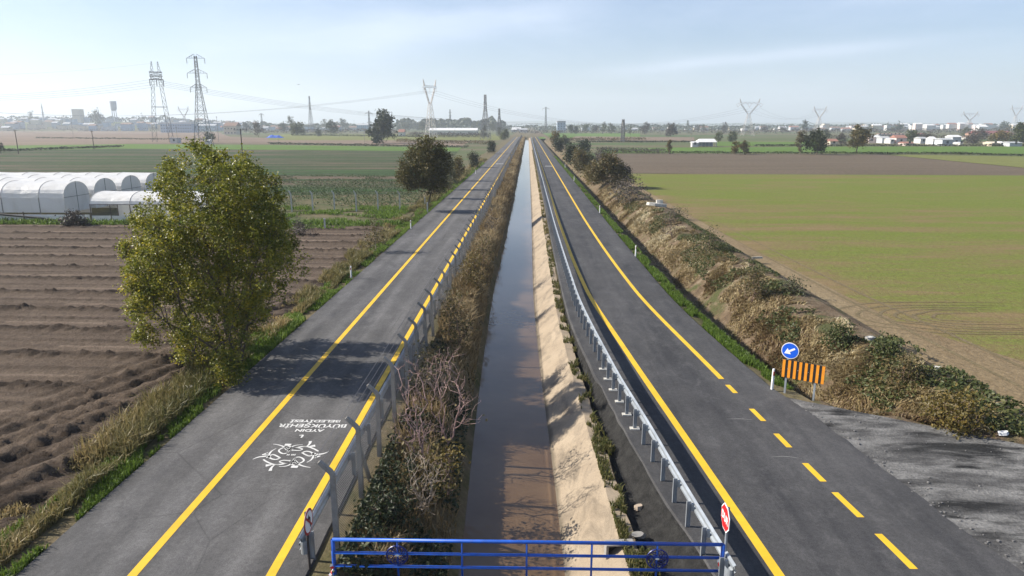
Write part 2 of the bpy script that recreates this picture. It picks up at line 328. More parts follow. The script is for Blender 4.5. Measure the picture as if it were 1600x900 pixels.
M['steel_pale'] = simple('pylon_steel_pale', (.52, .48, .46), .6, .1, .15, .3)
M['wire'] = simple('cable', (.10, .10, .11), .6, 0, .05, 1)
M['blue'] = simple('blue_enamel', (.010, .085, .44), .42, 0, .2, 4, grime=(.09, .075, .07), gamt=.55)
M['blue_dark'] = simple('emblem_blue', (.010, .02, .16), .4, 0, .1, 5)
M['sign_blue'] = simple('sign_blue', (.008, .10, .62), .4, 0, .06, 5)
M['red'] = simple('sign_red', (.70, .012, .016), .4, 0, .08, 5)
M['darkred'] = simple('sign_ring_red', (.33, .012, .02), .45, 0, .1, 5)
M['white'] = simple('white_enamel', (.78, .78, .77), .5, 0, .05, 5)
M['orange'] = simple('orange_film', (.72, .26, .012), .55, 0, .12, 4, grime=(.25, .15, .07), gamt=.4)
M['black'] = simple('black_film', (.012, .012, .013), .5, 0, .1, 5)
M['pipe'] = simple('greenhouse_pipe', (.22, .22, .21), .6, .2, .1, 2)
M['wood'] = simple('pole_wood', (.055, .045, .04), .9, 0, .2, 2)
M['bark'] = simple('bark', (.10, .078, .058), .95, 0, .3, 6, .6)
M['twig'] = simple('twig', (.20, .135, .11), .9, 0, .25, 3)
M['twig_red'] = simple('twig_red', (.30, .20, .18), .9, 0, .3, 2)
M['twig_pale'] = simple('twig_pale', (.36, .29, .22), .9, 0, .25, 2)
M['plastic'] = None
def plastic():
    m, nt, b = newmat('greenhouse_film'); v = pos(nt, obj=True)
    n = noise(nt, v, .6, 5); c = ramp(nt, n, [(.3, (.82, .81, .78)), (.7, (.90, .895, .87))]); c = mixc(nt, ramp(nt, noise(nt, pos(nt, (1, 1, .35), obj=True), 1.1, 7, .7), [(.5, 0.0), (.75, .3)]), c, (.55, .51, .44)); bump(nt, b, noise(nt, pos(nt, (.6, 1.5, 1), obj=True), 2.2, 4), .6, .12)
    L(nt, c, b.inputs['Base Color']); b.inputs['Roughness'].default_value = .35
    t = nt.nodes.new('ShaderNodeBsdfTranslucent'); L(nt, c, t.inputs[0]); mx = nt.nodes.new('ShaderNodeMixShader'); mx.inputs[0].default_value = .35
    L(nt, b.outputs[0], mx.inputs[1]); L(nt, t.outputs[0], mx.inputs[2]); L(nt, mx.outputs[0], nt.nodes['Material Output'].inputs[0]); return m
M['plastic'] = plastic()
def netting():
    m, nt, b = newmat('chain_link'); b.inputs['Base Color'].default_value = (.42, .41, .39, 1); b.inputs['Roughness'].default_value = .5; b.inputs['Metallic'].default_value = .4
    g = nt.nodes.new('ShaderNodeNewGeometry'); sp = nt.nodes.new('ShaderNodeSeparateXYZ'); L(nt, g.outputs['Position'], sp.inputs[0])
    fs = []
    for sgn in (1, -1):
        u = math_(nt, 'ADD', sp.outputs[1], math_(nt, 'MULTIPLY', sp.outputs[2], sgn)); u = math_(nt, 'DIVIDE', u, .075)
        u = math_(nt, 'ABSOLUTE', math_(nt, 'SUBTRACT', math_(nt, 'FRACT', math_(nt, 'ADD', u, 100.0)), .5)); fs.append(math_(nt, 'LESS_THAN', u, .085))
    a = math_(nt, 'MAXIMUM', fs[0], fs[1]); L(nt, a, b.inputs['Alpha']); return m
M['netting'] = netting()
M['leaf_main'] = leaf_mat('leaf_yellow_green', [(0, (.075, .095, .016)), (.4, (.165, .18, .026)), (.75, (.29, .27, .034)), (1, (.46, .35, .034))], .42, .4)
M['leaf_brown'] = leaf_mat('leaf_brown_olive', [(0, (.032, .036, .011)), (.5, (.080, .074, .021)), (1, (.155, .115, .032))], .35)
M['leaf_dark'] = leaf_mat('leaf_dark', [(0, (.018, .026, .012)), (.6, (.035, .048, .018)), (1, (.06, .07, .025))], .2)
M['leaf_green'] = leaf_mat('leaf_green', [(0, (.035, .05, .014)), (.6, (.07, .085, .026)), (1, (.13, .125, .045))], .3)
M['leaf_pale'] = leaf_mat('leaf_pale', [(0, (.06, .07, .035)), (1, (.12, .12, .06))], .3)
M['leaf_grey'] = leaf_mat('leaf_greybrown', [(0, (.05, .042, .036)), (1, (.10, .085, .07))], .2)
M['leaf_ochre'] = leaf_mat('leaf_ochre', [(0, (.07, .06, .015)), (.6, (.13, .10, .025)), (1, (.21, .14, .03))], .3)
M['leaf_bank'] = leaf_mat('leaf_bank', [(0, (.042, .046, .015)), (.45, (.10, .088, .034)), (.8, (.15, .115, .045)), (1, (.20, .10, .04))], .3)
M['grass'] = leaf_mat('fresh_grass', [(0, (.07, .115, .016)), (.6, (.15, .23, .034)), (1, (.28, .31, .08))], .4)
M['weeds'] = leaf_mat('weeds', [(0, (.065, .08, .02)), (.5, (.18, .155, .06)), (1, (.36, .27, .13))], .35)
M['dry'] = leaf_mat('dry_grass', [(0, (.11, .078, .033)), (.5, (.27, .195, .095)), (1, (.46, .36, .2))], .35)
M['reed'] = leaf_mat('dry_reed', [(0, (.09, .055, .03)), (.2, (.15, .10, .05)), (.45, (.22, .165, .075)), (.75, (.32, .255, .135)), (1, (.48, .42, .28))], .25)
M['shoots'] = leaf_mat('wheat_shoot', [(0, (.11, .13, .03)), (.6, (.15, .17, .036)), (1, (.23, .19, .09))], .3)
M['crop'] = leaf_mat('crop_leaf', [(0, (.035, .055, .018)), (1, (.085, .12, .04))], .3)

# ------------------------------------------------------------------ longitudinal shapes (metres; Y along the road, X across)
T_edge  = [(13.8, 5.76), (21.4, 5.16), (29.8, 4.49), (42.4, 3.66), (56, 3.42), (78, 3.33), (120, 3.40), (200, 3.42), (700, 3.42)]
T_rail  = [(13.2, 4.48), (17.7, 4.09), (20, 3.92), (25.9, 3.42), (39.2, 2.80), (72, 2.60), (112, 2.58), (700, 2.58)]
T_pave  = [(14.0, 4.30), (15.5, 4.08), (17.1, 3.80), (21.6, 3.29), (28, 2.72), (36.7, 2.24), (50, 2.16), (90, 2.18), (700, 2.2)]
T_top   = [(13, 2.62), (15.5, 2.52), (20.3, 2.32), (30, 1.95), (40, 1.75), (60, 1.75), (120, 1.85), (700, 1.9)]
T_wr    = [(13, 1.08), (17.7, 1.0), (23.4, .87), (33, .62), (48.8, .42), (90, .5), (300, .52), (700, .52)]
T_wl    = [(13, -1.55), (17.7, -1.62), (23.4, -1.8), (33, -2.05), (48.8, -2.25), (90, -2.05), (300, -2.0), (700, -2.0)]
T_cen   = [(13.8, 8.97), (15.4, 8.82), (18.7, 8.47), (22, 8.21), (26.5, 7.83), (42.4, 6.65), (60, 6.28), (79, 6.15), (200, 6.2), (700, 6.2)]
T_out   = [(13, 11.7), (14, 11.4), (15.8, 11.05), (18, 10.75), (20.6, 10.4), (23.3, 10.0), (26, 9.47), (42.4, 8.47), (71, 8.35), (128, 8.38), (700, 8.4)]
YEND = 600.0
WATER_Z = -1.5
def sstep(t): t = np.clip(t, 0, 1); return t*t*(3-2*t)
def ditch(x, Y):
    yb = 25.1 - .62 * (x - 9.3); return sstep((Y - yb - .3) / 2.6)

# ground: one sheet, canal trench and roadside ditch cut into its profile
def build_ground():
    Ys = np.concatenate([ysamples(3, YEND, .7, 1.03, 12), [YEND + 6, 800, 1500, 3000, 6000]])
    rows = []
    for Y in Ys:
        inside = Y <= YEND
        wl, wr, tp, pv, out = (float(interp(Y, t)) for t in (T_wl, T_wr, T_top, T_pave, T_out))
        d = (1.0 if inside else 0.0)
        prof = [(-6000, -.12), (-300, -.12), (-60, -.12), (-16, -.12), (-13.3, -.12), (-12.3, -.06), (-11.9, -.02), (-5.0, -.02), (-4.25, -.05),
                (min(-3.1, wl - .75), -.14*d - .05*(1-d)), (wl - .05, -1.55*d - .08), (wl + .35, -2.1*d - .08), (wr - .4, -2.1*d - .08), (wr - .2, -1.85*d - .08), (tp + .3, -.75*d - .06),
                (tp + .7, -.8*d - .06), (pv - .12, -.45*d - .06), (pv + .12, -.04), (out, -.02)]
        for k, (off, zz) in enumerate([(.35, -.08), (.85, -.2), (1.25, -1.8), (3.2, -1.95), (4.3, -.85), (5.7, .14)]):
            x = out + off * (1 if Y > 40 else 1); dd = float(ditch(x, Y)) * d if Y > 18 else 0
            prof.append((x, zz * dd - .02 * (1 - dd)))
        x0 = prof[-1][0]
        b = float(ditch(16.5, Y)) * d
        prof += [(max(15.6, x0 + .4), .38*b - .02), (max(16.5, x0 + .8), .34*b - .02), (max(17.5, x0 + 1.4), -.05), (24, -.1), (60, -.12), (300, -.12), (6000, -.12)]
        rows.append(prof)
    nx = len(rows[0]); V = np.zeros((len(Ys), nx, 3))
    for i, (Y, p) in enumerate(zip(Ys, rows)):
        V[i, :, 0] = [q[0] for q in p]; V[i, :, 1] = Y; V[i, :, 2] = [q[1] for q in p]
    back = V[:1].copy(); back[:, :, 1] = -400; V = np.concatenate([back, V])
    n = len(V); i = np.arange(n - 1)[:, None]; j = np.arange(nx - 1)[None]
    q = np.stack([i*nx+j, i*nx+j+1, (i+1)*nx+j+1, (i+1)*nx+j], -1).reshape(-1, 4)
    g = npmesh('ground', V.reshape(-1, 3), [q], M['soil_base'], kind='structure', label='flat farmland plain reaching the hazy horizon', cat='ground')
    # near the roads the soil is verge soil
    g.data.materials.append(M['verge_soil']); mi = np.zeros(((n - 1), nx - 1), np.int32); mi[:, 3:27] = 1; mi[:, 20:27] = 2; g.data.materials.append(M['bank_soil'])
    g.data.polygons.foreach_set('material_index', mi.ravel())
build_ground()
Yr = np.concatenate([np.arange(3, 26, .2), ysamples(26, YEND, .6, 1.03, 10)])
# ---- roads, with markings as their parts
def road_sheet(name, Y, xa, xb, mat, label, zt=.05, ragged=False):
    n = len(Y); xa = np.broadcast_to(xa, (n,)); xb = np.broadcast_to(xb, (n,))
    wob = .05 * (vnoise(Y * 1.3, Y * 0 + 5.5) - .5); wob2 = .05 * (vnoise(Y * 1.3, Y * 0 + 9.5) - .5) + (.35*(fbm(Y*1.1, Y*0+4.5, 5)-.47)*(Y < 24) if ragged else 0)
    V = np.zeros((n, 4, 3)); V[:, :, 1] = Y[:, None]
    for k, (x, zz) in enumerate(((xa + wob - .06, np.full(n, -.08)), (xa + wob, np.full(n, zt)), (xb + wob2, np.full(n, zt)), (xb + wob2 + .06, np.full(n, -.08)))):
        V[:, k, 0] = x; V[:, k, 2] = zz
    i = np.arange(n - 1)[:, None]; j = np.arange(3)[None]
    q = np.stack([i*4+j, i*4+j+1, (i+1)*4+j+1, (i+1)*4+j], -1).reshape(-1, 4)
    return npmesh(name, V.reshape(-1, 3), [q], mat, kind='structure', label=label, cat='road')
road_a = road_sheet('road', Yr, -11.55, -5.0, M['asphalt_old'], 'straight grey asphalt road on the left of the canal')
def line(name, Y, x, w, parent, mat='paint_yellow', zz=.054):
    V, q = strip(Y, x - w/2, x + w/2, zz, zz); return npmesh(name, V, [q], M[mat], parent)
line('centre_line', Yr, np.full(len(Yr), -8.92), .22, road_a)
line('edge_line', Yr, np.full(len(Yr), -5.78), .22, road_a)
out_near = interp(Yr, T_out)
road_b = road_sheet('road', Yr, interp(Yr, T_pave), out_near, M['asphalt_new'], 'curving dark asphalt road on the right of the canal', ragged=True)
line('edge_line', Yr, interp(Yr, T_edge), .24, road_b)
Yc = np.concatenate([np.linspace(26.4, 60, 40), Yr[Yr > 60.5]])
line('centre_line', Yc, interp(Yc, T_cen), .22, road_b)
dashes = [(24.9, 25.75), (22.35, 23.4), (20.35, 21.35), (18.2, 19.3), (16.35, 17.6), (14.2, 15.6), (11.9, 13.3), (9.6, 11.0)]
for a, b in dashes:
    Yd = np.linspace(a, b, 5); line('lane_dash', Yd, interp(Yd, T_cen), .19, road_b)
for Yx in (173.0, ): 
    Yd = np.array([Yx, Yx + 1.0]); V, q = strip(Yd, np.array([4.3, 4.3]), np.array([6.0, 6.0]), .054, .054); npmesh('stop_line', V, [q], M['paint_white'], road_b)
    V, q = strip(Yd + 10, np.array([-8.4, -8.4]), np.array([-6.2, -6.2]), .054, .054); npmesh('stop_line', V, [q], M['paint_white'], road_a)
# old broken side road at the junction
def side_road():
    xs = np.linspace(10.2, 60, 120); V = []
    for x in xs:
        yb = 25.1 - .62 * (x - 9.3) if x < 18 else 25.1 - .62*8.7 - .45*(x-18)
        yt = yb - .25 + .25 * (fbm(x*1.5, 3.3) - .5)
        y0 = 3.0
        for k in range(24):
            t = k / 23; y = y0 + (yt - y0) * t
            zz = .012 + .03 * (fbm(x*2.2, y*2.2) - .3)
            V.append((x, y, zz))
    V = np.array(V).reshape(len(xs), 24, 3)
    # left edge follows the new asphalt, tucked 10 cm under it
    for k in range(24):
        xe = float(interp(V[0, k, 1], T_out)) - .25; a = (V[:, k, 0] - 10.2) / (60 - 10.2); V[:, k, 0] = xe + a * (60 - xe)
    for i in range(len(xs)):
        x = V[i, -1, 0]; yb = 25.1 - .62 * (x - 9.3) if x < 18 else 25.1 - .62*8.7 - .45*(x-18)
        V[i, :, 1] = 3 + (yb - .2 - 3) * np.linspace(0, 1, 24)
        for k in range(24):
            V[i, k, 0] = max(V[i, k, 0], float(interp(V[i, k, 1], T_out)) - .25)
    n = len(xs); i = np.arange(n-1)[:, None]; j = np.arange(23)[None]
    q = np.stack([i*24+j, (i+1)*24+j, (i+1)*24+j+1, i*24+j+1], -1).reshape(-1, 4)
    npmesh('side_road', V.reshape(-1, 3), [q], M['gravel_old'], kind='structure', label='worn grey broken surface of the old side road', cat='road')
side_road()
def edge_rubble():
    rng = np.random.default_rng(6); mb = MB()
    for k in range(150):
        y = 13+10.6*rng.random(); x = float(interp(y, T_out))+abs(rng.normal())*.5-.05; r = .008+.03*rng.random()**2.5; a = rng.random()*6
        p = [(x+r*math.cos(a+t)*(.7+.6*rng.random()), y+r*math.sin(a+t)*(.7+.6*rng.random()), .03) for t in np.linspace(0, 2*math.pi, 6)[:-1]]; mb.prism(p, (0, 0, r*.9))
    for k in range(220):
        x = 10.4+14*rng.random()**1.3; yb = 25.1-.62*(x-9.3); y = yb-.3-rng.random()**2*6; r = .008+.022*rng.random()**2; a = rng.random()*6
        if x > float(interp(y, T_out))+.1: mb.prism([(x+r*math.cos(a+t), y+r*math.sin(a+t), .02) for t in np.linspace(0, 2*math.pi, 6)[:-1]], (0, 0, r))
    mb.build('loose_stones', M['gravel_stone'], kind='stuff', label='loose grey stones on the worn side road', cat='stones')
edge_rubble()
# canal: water, concrete lining, dark gravel shoulder
V, q = strip(Yr, interp(Yr, T_wl) - .4, interp(Yr, T_wr) + .2, WATER_Z, WATER_Z)
npmesh('canal_water', V, [q], M['water'], kind='structure', label='still brown canal water reflecting the sky', cat='water')
def canal_lining():
    n = len(Yr); tp = interp(Yr, T_top); wr = interp(Yr, T_wr); a = np.zeros((n, 7, 3))
    ts = np.array([-.3, 0, .25, .5, .75, .95, 1.0])
    for k, t in enumerate(ts):
        a[:, k, 0] = wr + (tp - wr) * t + (.04 if t > .99 else 0); a[:, k, 1] = Yr
        a[:, k, 2] = WATER_Z + (1.15) * min(t, .96) + .006 * (fbm(Yr*1.1, Yr*0+k*7.1) - .5)
    a[:, 6, 0] += .28; jit = .09*(fbm(Yr*2.1, Yr*0+2.2, 4)-.47); a[:, 5, 0] += jit; a[:, 6, 0] += jit; a[:, 6, 2] -= .02; a[:, 4, 0] += .15*jit
    i = np.arange(n-1)[:, None]; j = np.arange(6)[None]
    q = np.stack([i*7+j, i*7+j+1, (i+1)*7+j+1, (i+1)*7+j], -1).reshape(-1, 4)
    npmesh('canal_bank', a.reshape(-1, 3), [q], M['lining'], kind='structure', label='sandy pale concrete lining sloping into the canal', cat='canal bank')
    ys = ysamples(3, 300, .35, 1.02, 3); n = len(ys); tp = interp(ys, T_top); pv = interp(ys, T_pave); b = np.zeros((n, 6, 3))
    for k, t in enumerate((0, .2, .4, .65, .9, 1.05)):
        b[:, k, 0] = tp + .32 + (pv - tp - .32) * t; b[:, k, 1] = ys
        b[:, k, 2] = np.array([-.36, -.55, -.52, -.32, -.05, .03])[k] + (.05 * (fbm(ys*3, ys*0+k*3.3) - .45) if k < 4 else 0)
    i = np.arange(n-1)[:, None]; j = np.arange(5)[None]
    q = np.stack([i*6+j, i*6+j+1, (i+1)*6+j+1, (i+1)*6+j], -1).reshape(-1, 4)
    npmesh('gravel_shoulder', b.reshape(-1, 3), [q], M['dark_gravel'], kind='structure', label='near black gravel shoulder between canal and right road', cat='shoulder')
canal_lining()

# ---- fields
def field(name, pts, mat, label, zz=-.05, px=True):
    P = np.array([G(x, y, zz) if px else (x, y, zz) for x, y in pts]); n = len(P)
    me = bpy.data.meshes.new(name); me.from_pydata([tuple(p) for p in P], [], [list(range(n))]); me.materials.append(M[mat])
    o = bpy.data.objects.new(name, me); COL.objects.link(o)
    if me.polygons[0].normal.z < 0: me.flip_normals()
    return tag(o, label=label, cat='field', kind='structure')
field('wheat_field', [(19.2, 3), (19.2, 40), (18.3, 60), (18.3, 148), (140, 143), (170, 138), (170, 3)], 'wheat', 'patchy young wheat field right of the reed bank', -.045, False)
field('field_margin', [(17.2, 20.5), (17.0, 24), (17.0, 148), (18.35, 148), (18.6, 60), (19.4, 35), (23.5, 24), (30, 17.5), (30, 13)], 'headland', 'tan rutted margin along the wheat field', -.038, False)
field('bare_field', [(985, 270), (1030, 271), (1450, 276.5), (1750, 278), (1750, 266), (1600, 262.5), (1480, 251), (1380, 241.5), (930, 240.0), (935, 255)], 'brown', 'bare brown field beyond the wheat')
field('olive_field', [(1382, 241.2), (1480, 250.7), (1600, 262), (1750, 265), (1750, 246), (1600, 244.5)], 'olive', 'olive crop wedge at the right beyond the bare field')
field('crop_field', [(940, 238.5), (1050, 238.8), (1500, 239.5), (1800, 243), (1800, 229), (1500, 228.8), (1330, 228.8), (1050, 230.5), (940, 233)], 'green', 'bright green crop strip in front of the village')
field('crop_field', [(1120, 228), (1290, 228), (1280, 221.5), (1120, 221)], 'green', 'small green plot right of the white shed', -.052)
field('fallow_field', [(880, 219), (1085, 220), (1085, 214.5), (900, 213)], 'brown_far', 'tan fallow strip beyond the right road')
field('crop_field', [(830, 217), (1000, 215.8), (1000, 208), (830, 208)], 'green', 'green plot across the far end of the roads', -.055)
field('row_crop_field', [(-600, 300), (-600, 245), (0, 236), (180, 232.6), (300, 233.5), (600, 236), (715, 237), (688, 268), (660, 296), (640, 305), (430, 305), (225, 303)], 'rows', 'wide dark green field of fine crop rows', -.056)
field('weed_field', [(400, 330), (400, 304.5), (642, 304.5), (665, 292), (640, 330)], 'grass_dirt', 'clumpy green plot behind the concrete fence posts', -.058)
field('orchard_plot', [(440, 366), (400, 331), (648, 331), (640, 340), (600, 366)], 'grass_dirt', 'rough plot of grass and brush before the brown tree', -.05)
field('crop_field', [(-300, 240), (0, 235.5), (180, 232.2), (300, 233), (715, 236.5), (722, 230.5), (430, 226.6), (200, 225.0), (-300, 231)], 'green', 'narrow fresh green strip behind the row crops', -.052)
field('fallow_field', [(-300, 231), (180, 226), (200, 224.6), (360, 224), (720, 229), (735, 221), (560, 218), (360, 214), (340, 206), (-300, 203)], 'brown_far', 'purplish fallow land on the left plain', -.054)
field('meadow', [(420, 219), (780, 219), (790, 210), (420, 210)], 'olive', 'dull meadow behind the blue tarp', -.048)
field('crop_field', [(-300, 202.6), (380, 204), (420, 200.5), (-300, 198.8)], 'green', 'hazy green band below the left town', -.045)

def tracks():
    mb = MB(); rng = np.random.default_rng(8)
    for k, r in enumerate((1.6, 2.2, 2.9, 3.5, 4.3, 5.2)):
        P = [(24.0+r*1.15*math.cos(t)*1.25+(1.5 if abs(t-math.pi) > 1.2 else 0)*k*.3, 36.2+r*.62*math.sin(t)+.1*rng.normal()) for t in np.linspace(math.pi*.42, math.pi*1.6, 11)]
        ribbon(mb, P, (.02, .16, .2, .2, .14, .02), -.034+.0006*k)
    for off in (0, 1.7): ribbon(mb, [(19.6+off, 22), (19.2+off, 32), (18.75+off*.9, 45), (18.45+off*.9, 80)], (.2, .26, .22, .05), -.030+.0006*off)
    mb.build('wheel_track', M['headland_dark'], kind='structure', label='curved tractor wheel tracks turning at the wheat field edge', cat='track')
# ploughed field: real furrows
def plough():
    xs = np.concatenate([np.arange(-110, -46, .45), np.arange(-46, -12.6, .13)]); ys = np.concatenate([np.arange(4, 40, .13), np.arange(40, 69.6, .19)])
    X, Y = np.meshgrid(xs, ys, indexing='ij')
    yy = Y + .03 * X + .15 * (fbm(X*.05, Y*.05) - .5); ph = (yy / 3.75) % 1.0
    band = np.exp(-(np.abs(ph - .5) / .12)**3) + .38*np.exp(-((ph - .02) / .05)**2) + .38*np.exp(-((ph - 1.02) / .05)**2); side = np.exp(-((ph - .62) / .05)**2)
    c1 = fbm(X*3.1, Y*3.3, 3) - .44; c2 = np.maximum(fbm(X*4.3+9, Y*4.6, 2) - .36, 0); c3 = np.maximum(fbm(X*1.5+3, Y*2.4+5, 3)-.46, 0)
    row = band*(.05 + .55*c2 + .28*c3) - side*.05 + .22*c1*(.25+.75*band) + .16*(fbm(X*6+1, Y*6, 2)-.38)*(.35+band) + .025*np.sin(yy*2*math.pi/.47)
    hd = sstep((X + 21.5 - .20*(Y - 14)) / 4.0) * sstep((47 - Y) / 12)
    u = (X + 13) - .42*(Y - 22) + .9*(fbm(X*.12, Y*.12)-.5)
    f1 = np.sin(u*2*math.pi/1.15); f2 = np.sin(u*2*math.pi/2.9+.8)
    tr = .075*f1*(.4+1.1*fbm(X*.4+2, Y*.25)) + .06*f2 + .22*c1 + .55*c2*(.3+fbm(X*.7, Y*.7)) + .25*(fbm(X*6+1, Y*6, 2)-.38)
    Z = row*(1-hd) + tr*hd; dark = np.clip(band*(.35+1.6*c2+1.2*c3)*(1-hd) + hd*np.clip(.30-.42*f1-.25*f2+1.6*(fbm(X*.5, Y*.5)-.45), 0, 1), 0, 1)
    lines = .5+.5*np.sin(yy*2*math.pi/.94+1.2); dark = np.clip(dark + .28*(lines-.5)*(1-hd)*(1-band)*(.4+fbm(X*.2, yy)), 0, 1); light = np.exp(-((ph-.80)/.035)**2)*(1-hd)*(fbm(X*.25, yy*.3) > .40); dark = np.clip(.36+.66*dark-.33*light, 0, 1)
    edge = sstep((-12.7 - X - 1.1*(fbm(X*.9, Y*.9)-.3)) / 1.3) * sstep((69.6 - Y) / .8); Z = -.13 + (np.maximum(Z, -.16) + .22) * edge
    n, m = X.shape; V = np.stack([X, Y, Z], -1).reshape(-1, 3); i = np.arange(n-1)[:, None]; j = np.arange(m-1)[None]
    q = np.stack([i*m+j, (i+1)*m+j, (i+1)*m+j+1, i*m+j+1], -1).reshape(-1, 4)
    npmesh('ploughed_field', V, [q], M['plough'], smooth=True, tint=dark.ravel(), kind='structure', label='ploughed brown field with clodded ridges at left', cat='field')
plough()

# ------------------------------------------------------------------ vegetation builders
def blades(name, P, h, w, lean, mat, tint, parent=None, swirl=0, **kw):
    P = np.asarray(P, float); n = len(P); h = np.broadcast_to(h, (n,)); w = np.broadcast_to(w, (n,)); lean = np.broadcast_to(lean, (n,))
    az = RNG.random(n) * 2*math.pi if not swirl else fbm(P[:, 0]*swirl, P[:, 1]*swirl)*4*math.pi+RNG.normal(size=n)*.6; rz = RNG.random(n) * 2*math.pi
    d = np.stack([np.cos(az), np.sin(az), np.zeros(n)], -1); s = np.stack([np.cos(rz), np.sin(rz), np.zeros(n)], -1) * (w/2)[:, None]
    up = np.array([0, 0, 1.0]); V = np.zeros((n, 5, 3))
    mid = P + up * (h*.6)[:, None] + d * (lean*h*.3)[:, None]; tip = P + up * (h * (1 - .25*lean))[:, None] + d * (lean*h)[:, None]
    V[:, 0] = P - s; V[:, 1] = P + s; V[:, 2] = mid - s*.8; V[:, 3] = mid + s*.8; V[:, 4] = tip
    b = np.arange(n)[:, None]*5
    return npmesh(name, V.reshape(-1, 3), [b + [[2, 3, 4]], b + [[0, 1, 3, 2]]], mat, parent, tint=np.repeat(tint, 5), **kw)
def leaf_quads(C, size, rng, flat=0.0, aspect=.6):
    n = len(C); nrm = rng.normal(size=(n, 3)); nrm[:, 2] = np.abs(nrm[:, 2]) + flat; nrm /= np.linalg.norm(nrm, axis=1)[:, None]
    t = np.cross(nrm, rng.normal(size=(n, 3))); t /= np.linalg.norm(t, axis=1)[:, None] + 1e-9; b = np.cross(nrm, t)
    s = np.broadcast_to(size, (n,))[:, None]
    V = np.stack([C - t*s*.5, C + b*s*.5*aspect + nrm*s*.08, C + t*s*.5, C - b*s*.5*aspect + nrm*s*.08], 1)
    return V.reshape(-1, 3), np.arange(n*4).reshape(-1, 4)
def grow(rng, starts, targets, bf=.35):
    P = [np.array(s, float) for s in starts[0]]; par = list(starts[1]); pl = [0.0]*len(P)
    for k in range(1, len(P)): pl[k] = pl[par[k]] + np.linalg.norm(P[k]-P[par[k]]) if par[k] >= 0 else 0.0
    base = P[0]; order = np.argsort(np.linalg.norm((targets - base) * [1, 1, .9], axis=1))
    arr = np.zeros((len(P)+len(targets), 3)); arr[:len(P)] = P; pla = np.zeros(len(arr)); pla[:len(P)] = pl; n = len(P)
    for i in order:
        t = targets[i]; dv = t - arr[:n]; d = np.linalg.norm(dv, axis=1); c = d*(1 + .5*(dv[:, 2] < -.15*d)) + bf*pla[:n]
        j = int(np.argmin(c)); arr[n] = t; pla[n] = pla[j]+d[j]; par.append(j); n += 1
    return arr[:n], np.array(par)
def limbs(P, par, rtip, ex=2.4, rmax=None):
    n = len(P); r = np.zeros(n); kids = np.zeros(n, int)
    for k in range(n):
        if par[k] >= 0: kids[par[k]] += 1
    acc = np.where(kids == 0, rtip**ex, 0.0)
    for k in range(n-1, 0, -1):
        if par[k] >= 0: acc[par[k]] += acc[k]
    r = acc**(1/ex)
    if rmax: r = np.minimum(r, rmax)
    e = np.array([k for k in range(n) if par[k] >= 0]); A = P[par[e]]; B = P[e]; ra = np.minimum(r[par[e]], r[e]*1.7); rb = r[e]
    T = B-A; T /= np.linalg.norm(T, axis=1)[:, None]+1e-9; ref = np.where(np.abs(T[:, 2:3]) < .9, [[0, 0, 1.0]], [[1.0, 0, 0]])
    U = np.cross(T, ref); U /= np.linalg.norm(U, axis=1)[:, None]+1e-9; W2 = np.cross(T, U); k = 5; a = np.arange(k)*2*math.pi/k
    ring = np.cos(a)[None, :, None]*U[:, None]+np.sin(a)[None, :, None]*W2[:, None]
    A2 = A - T*(ra*.3)[:, None]
    V = np.concatenate([A2[:, None]+ring*ra[:, None, None], B[:, None]+ring*rb[:, None, None]], 1).reshape(-1, 3)
    b = np.arange(len(e))[:, None, None]*2*k; j = np.arange(k); q = np.stack([j, (j+1) % k, (j+1) % k+k, j+k], -1)[None]+b
    return V, q.reshape(-1, 4), kids
def lobes_points(rng, lobes, n):
    w = np.array([l[3]*l[4]*l[5] for l in lobes])**.75; w /= w.sum(); idx = rng.choice(len(lobes), n, p=w)
    d = rng.normal(size=(n, 3)); d /= np.linalg.norm(d, axis=1)[:, None]; rr = rng.random(n)**.42
    Lb = np.array(lobes); return Lb[idx, :3] + d*rr[:, None]*Lb[idx, 3:6]
def auto_lobes(rng, H, R, z0, n=11, pointy=0.0):
    out = []
    for k in range(n):
        t = (k + rng.random())/n; zz = z0 + (H - z0)*(.12 + .80*t); prof = math.sqrt(max(.05, 1-(2*(t-.42))**2)) if not pointy else (1-t)*.9+.12
        a = rng.random()*2*math.pi; rad = R*prof*(.35+.4*rng.random()); s = R*(.38+.22*rng.random())*(1-.35*t if pointy else 1)
        out.append((math.cos(a)*rad, math.sin(a)*rad, zz, s, s, s*.9*(1 if not pointy else 1.3)))
    out.append((0, 0, z0+(H-z0)*.5, R*.55, R*.55, (H-z0)*.38)); out.append((rng.normal()*.2*R, 0, H-R*.3, R*.35, R*.35, R*.36))
    return out
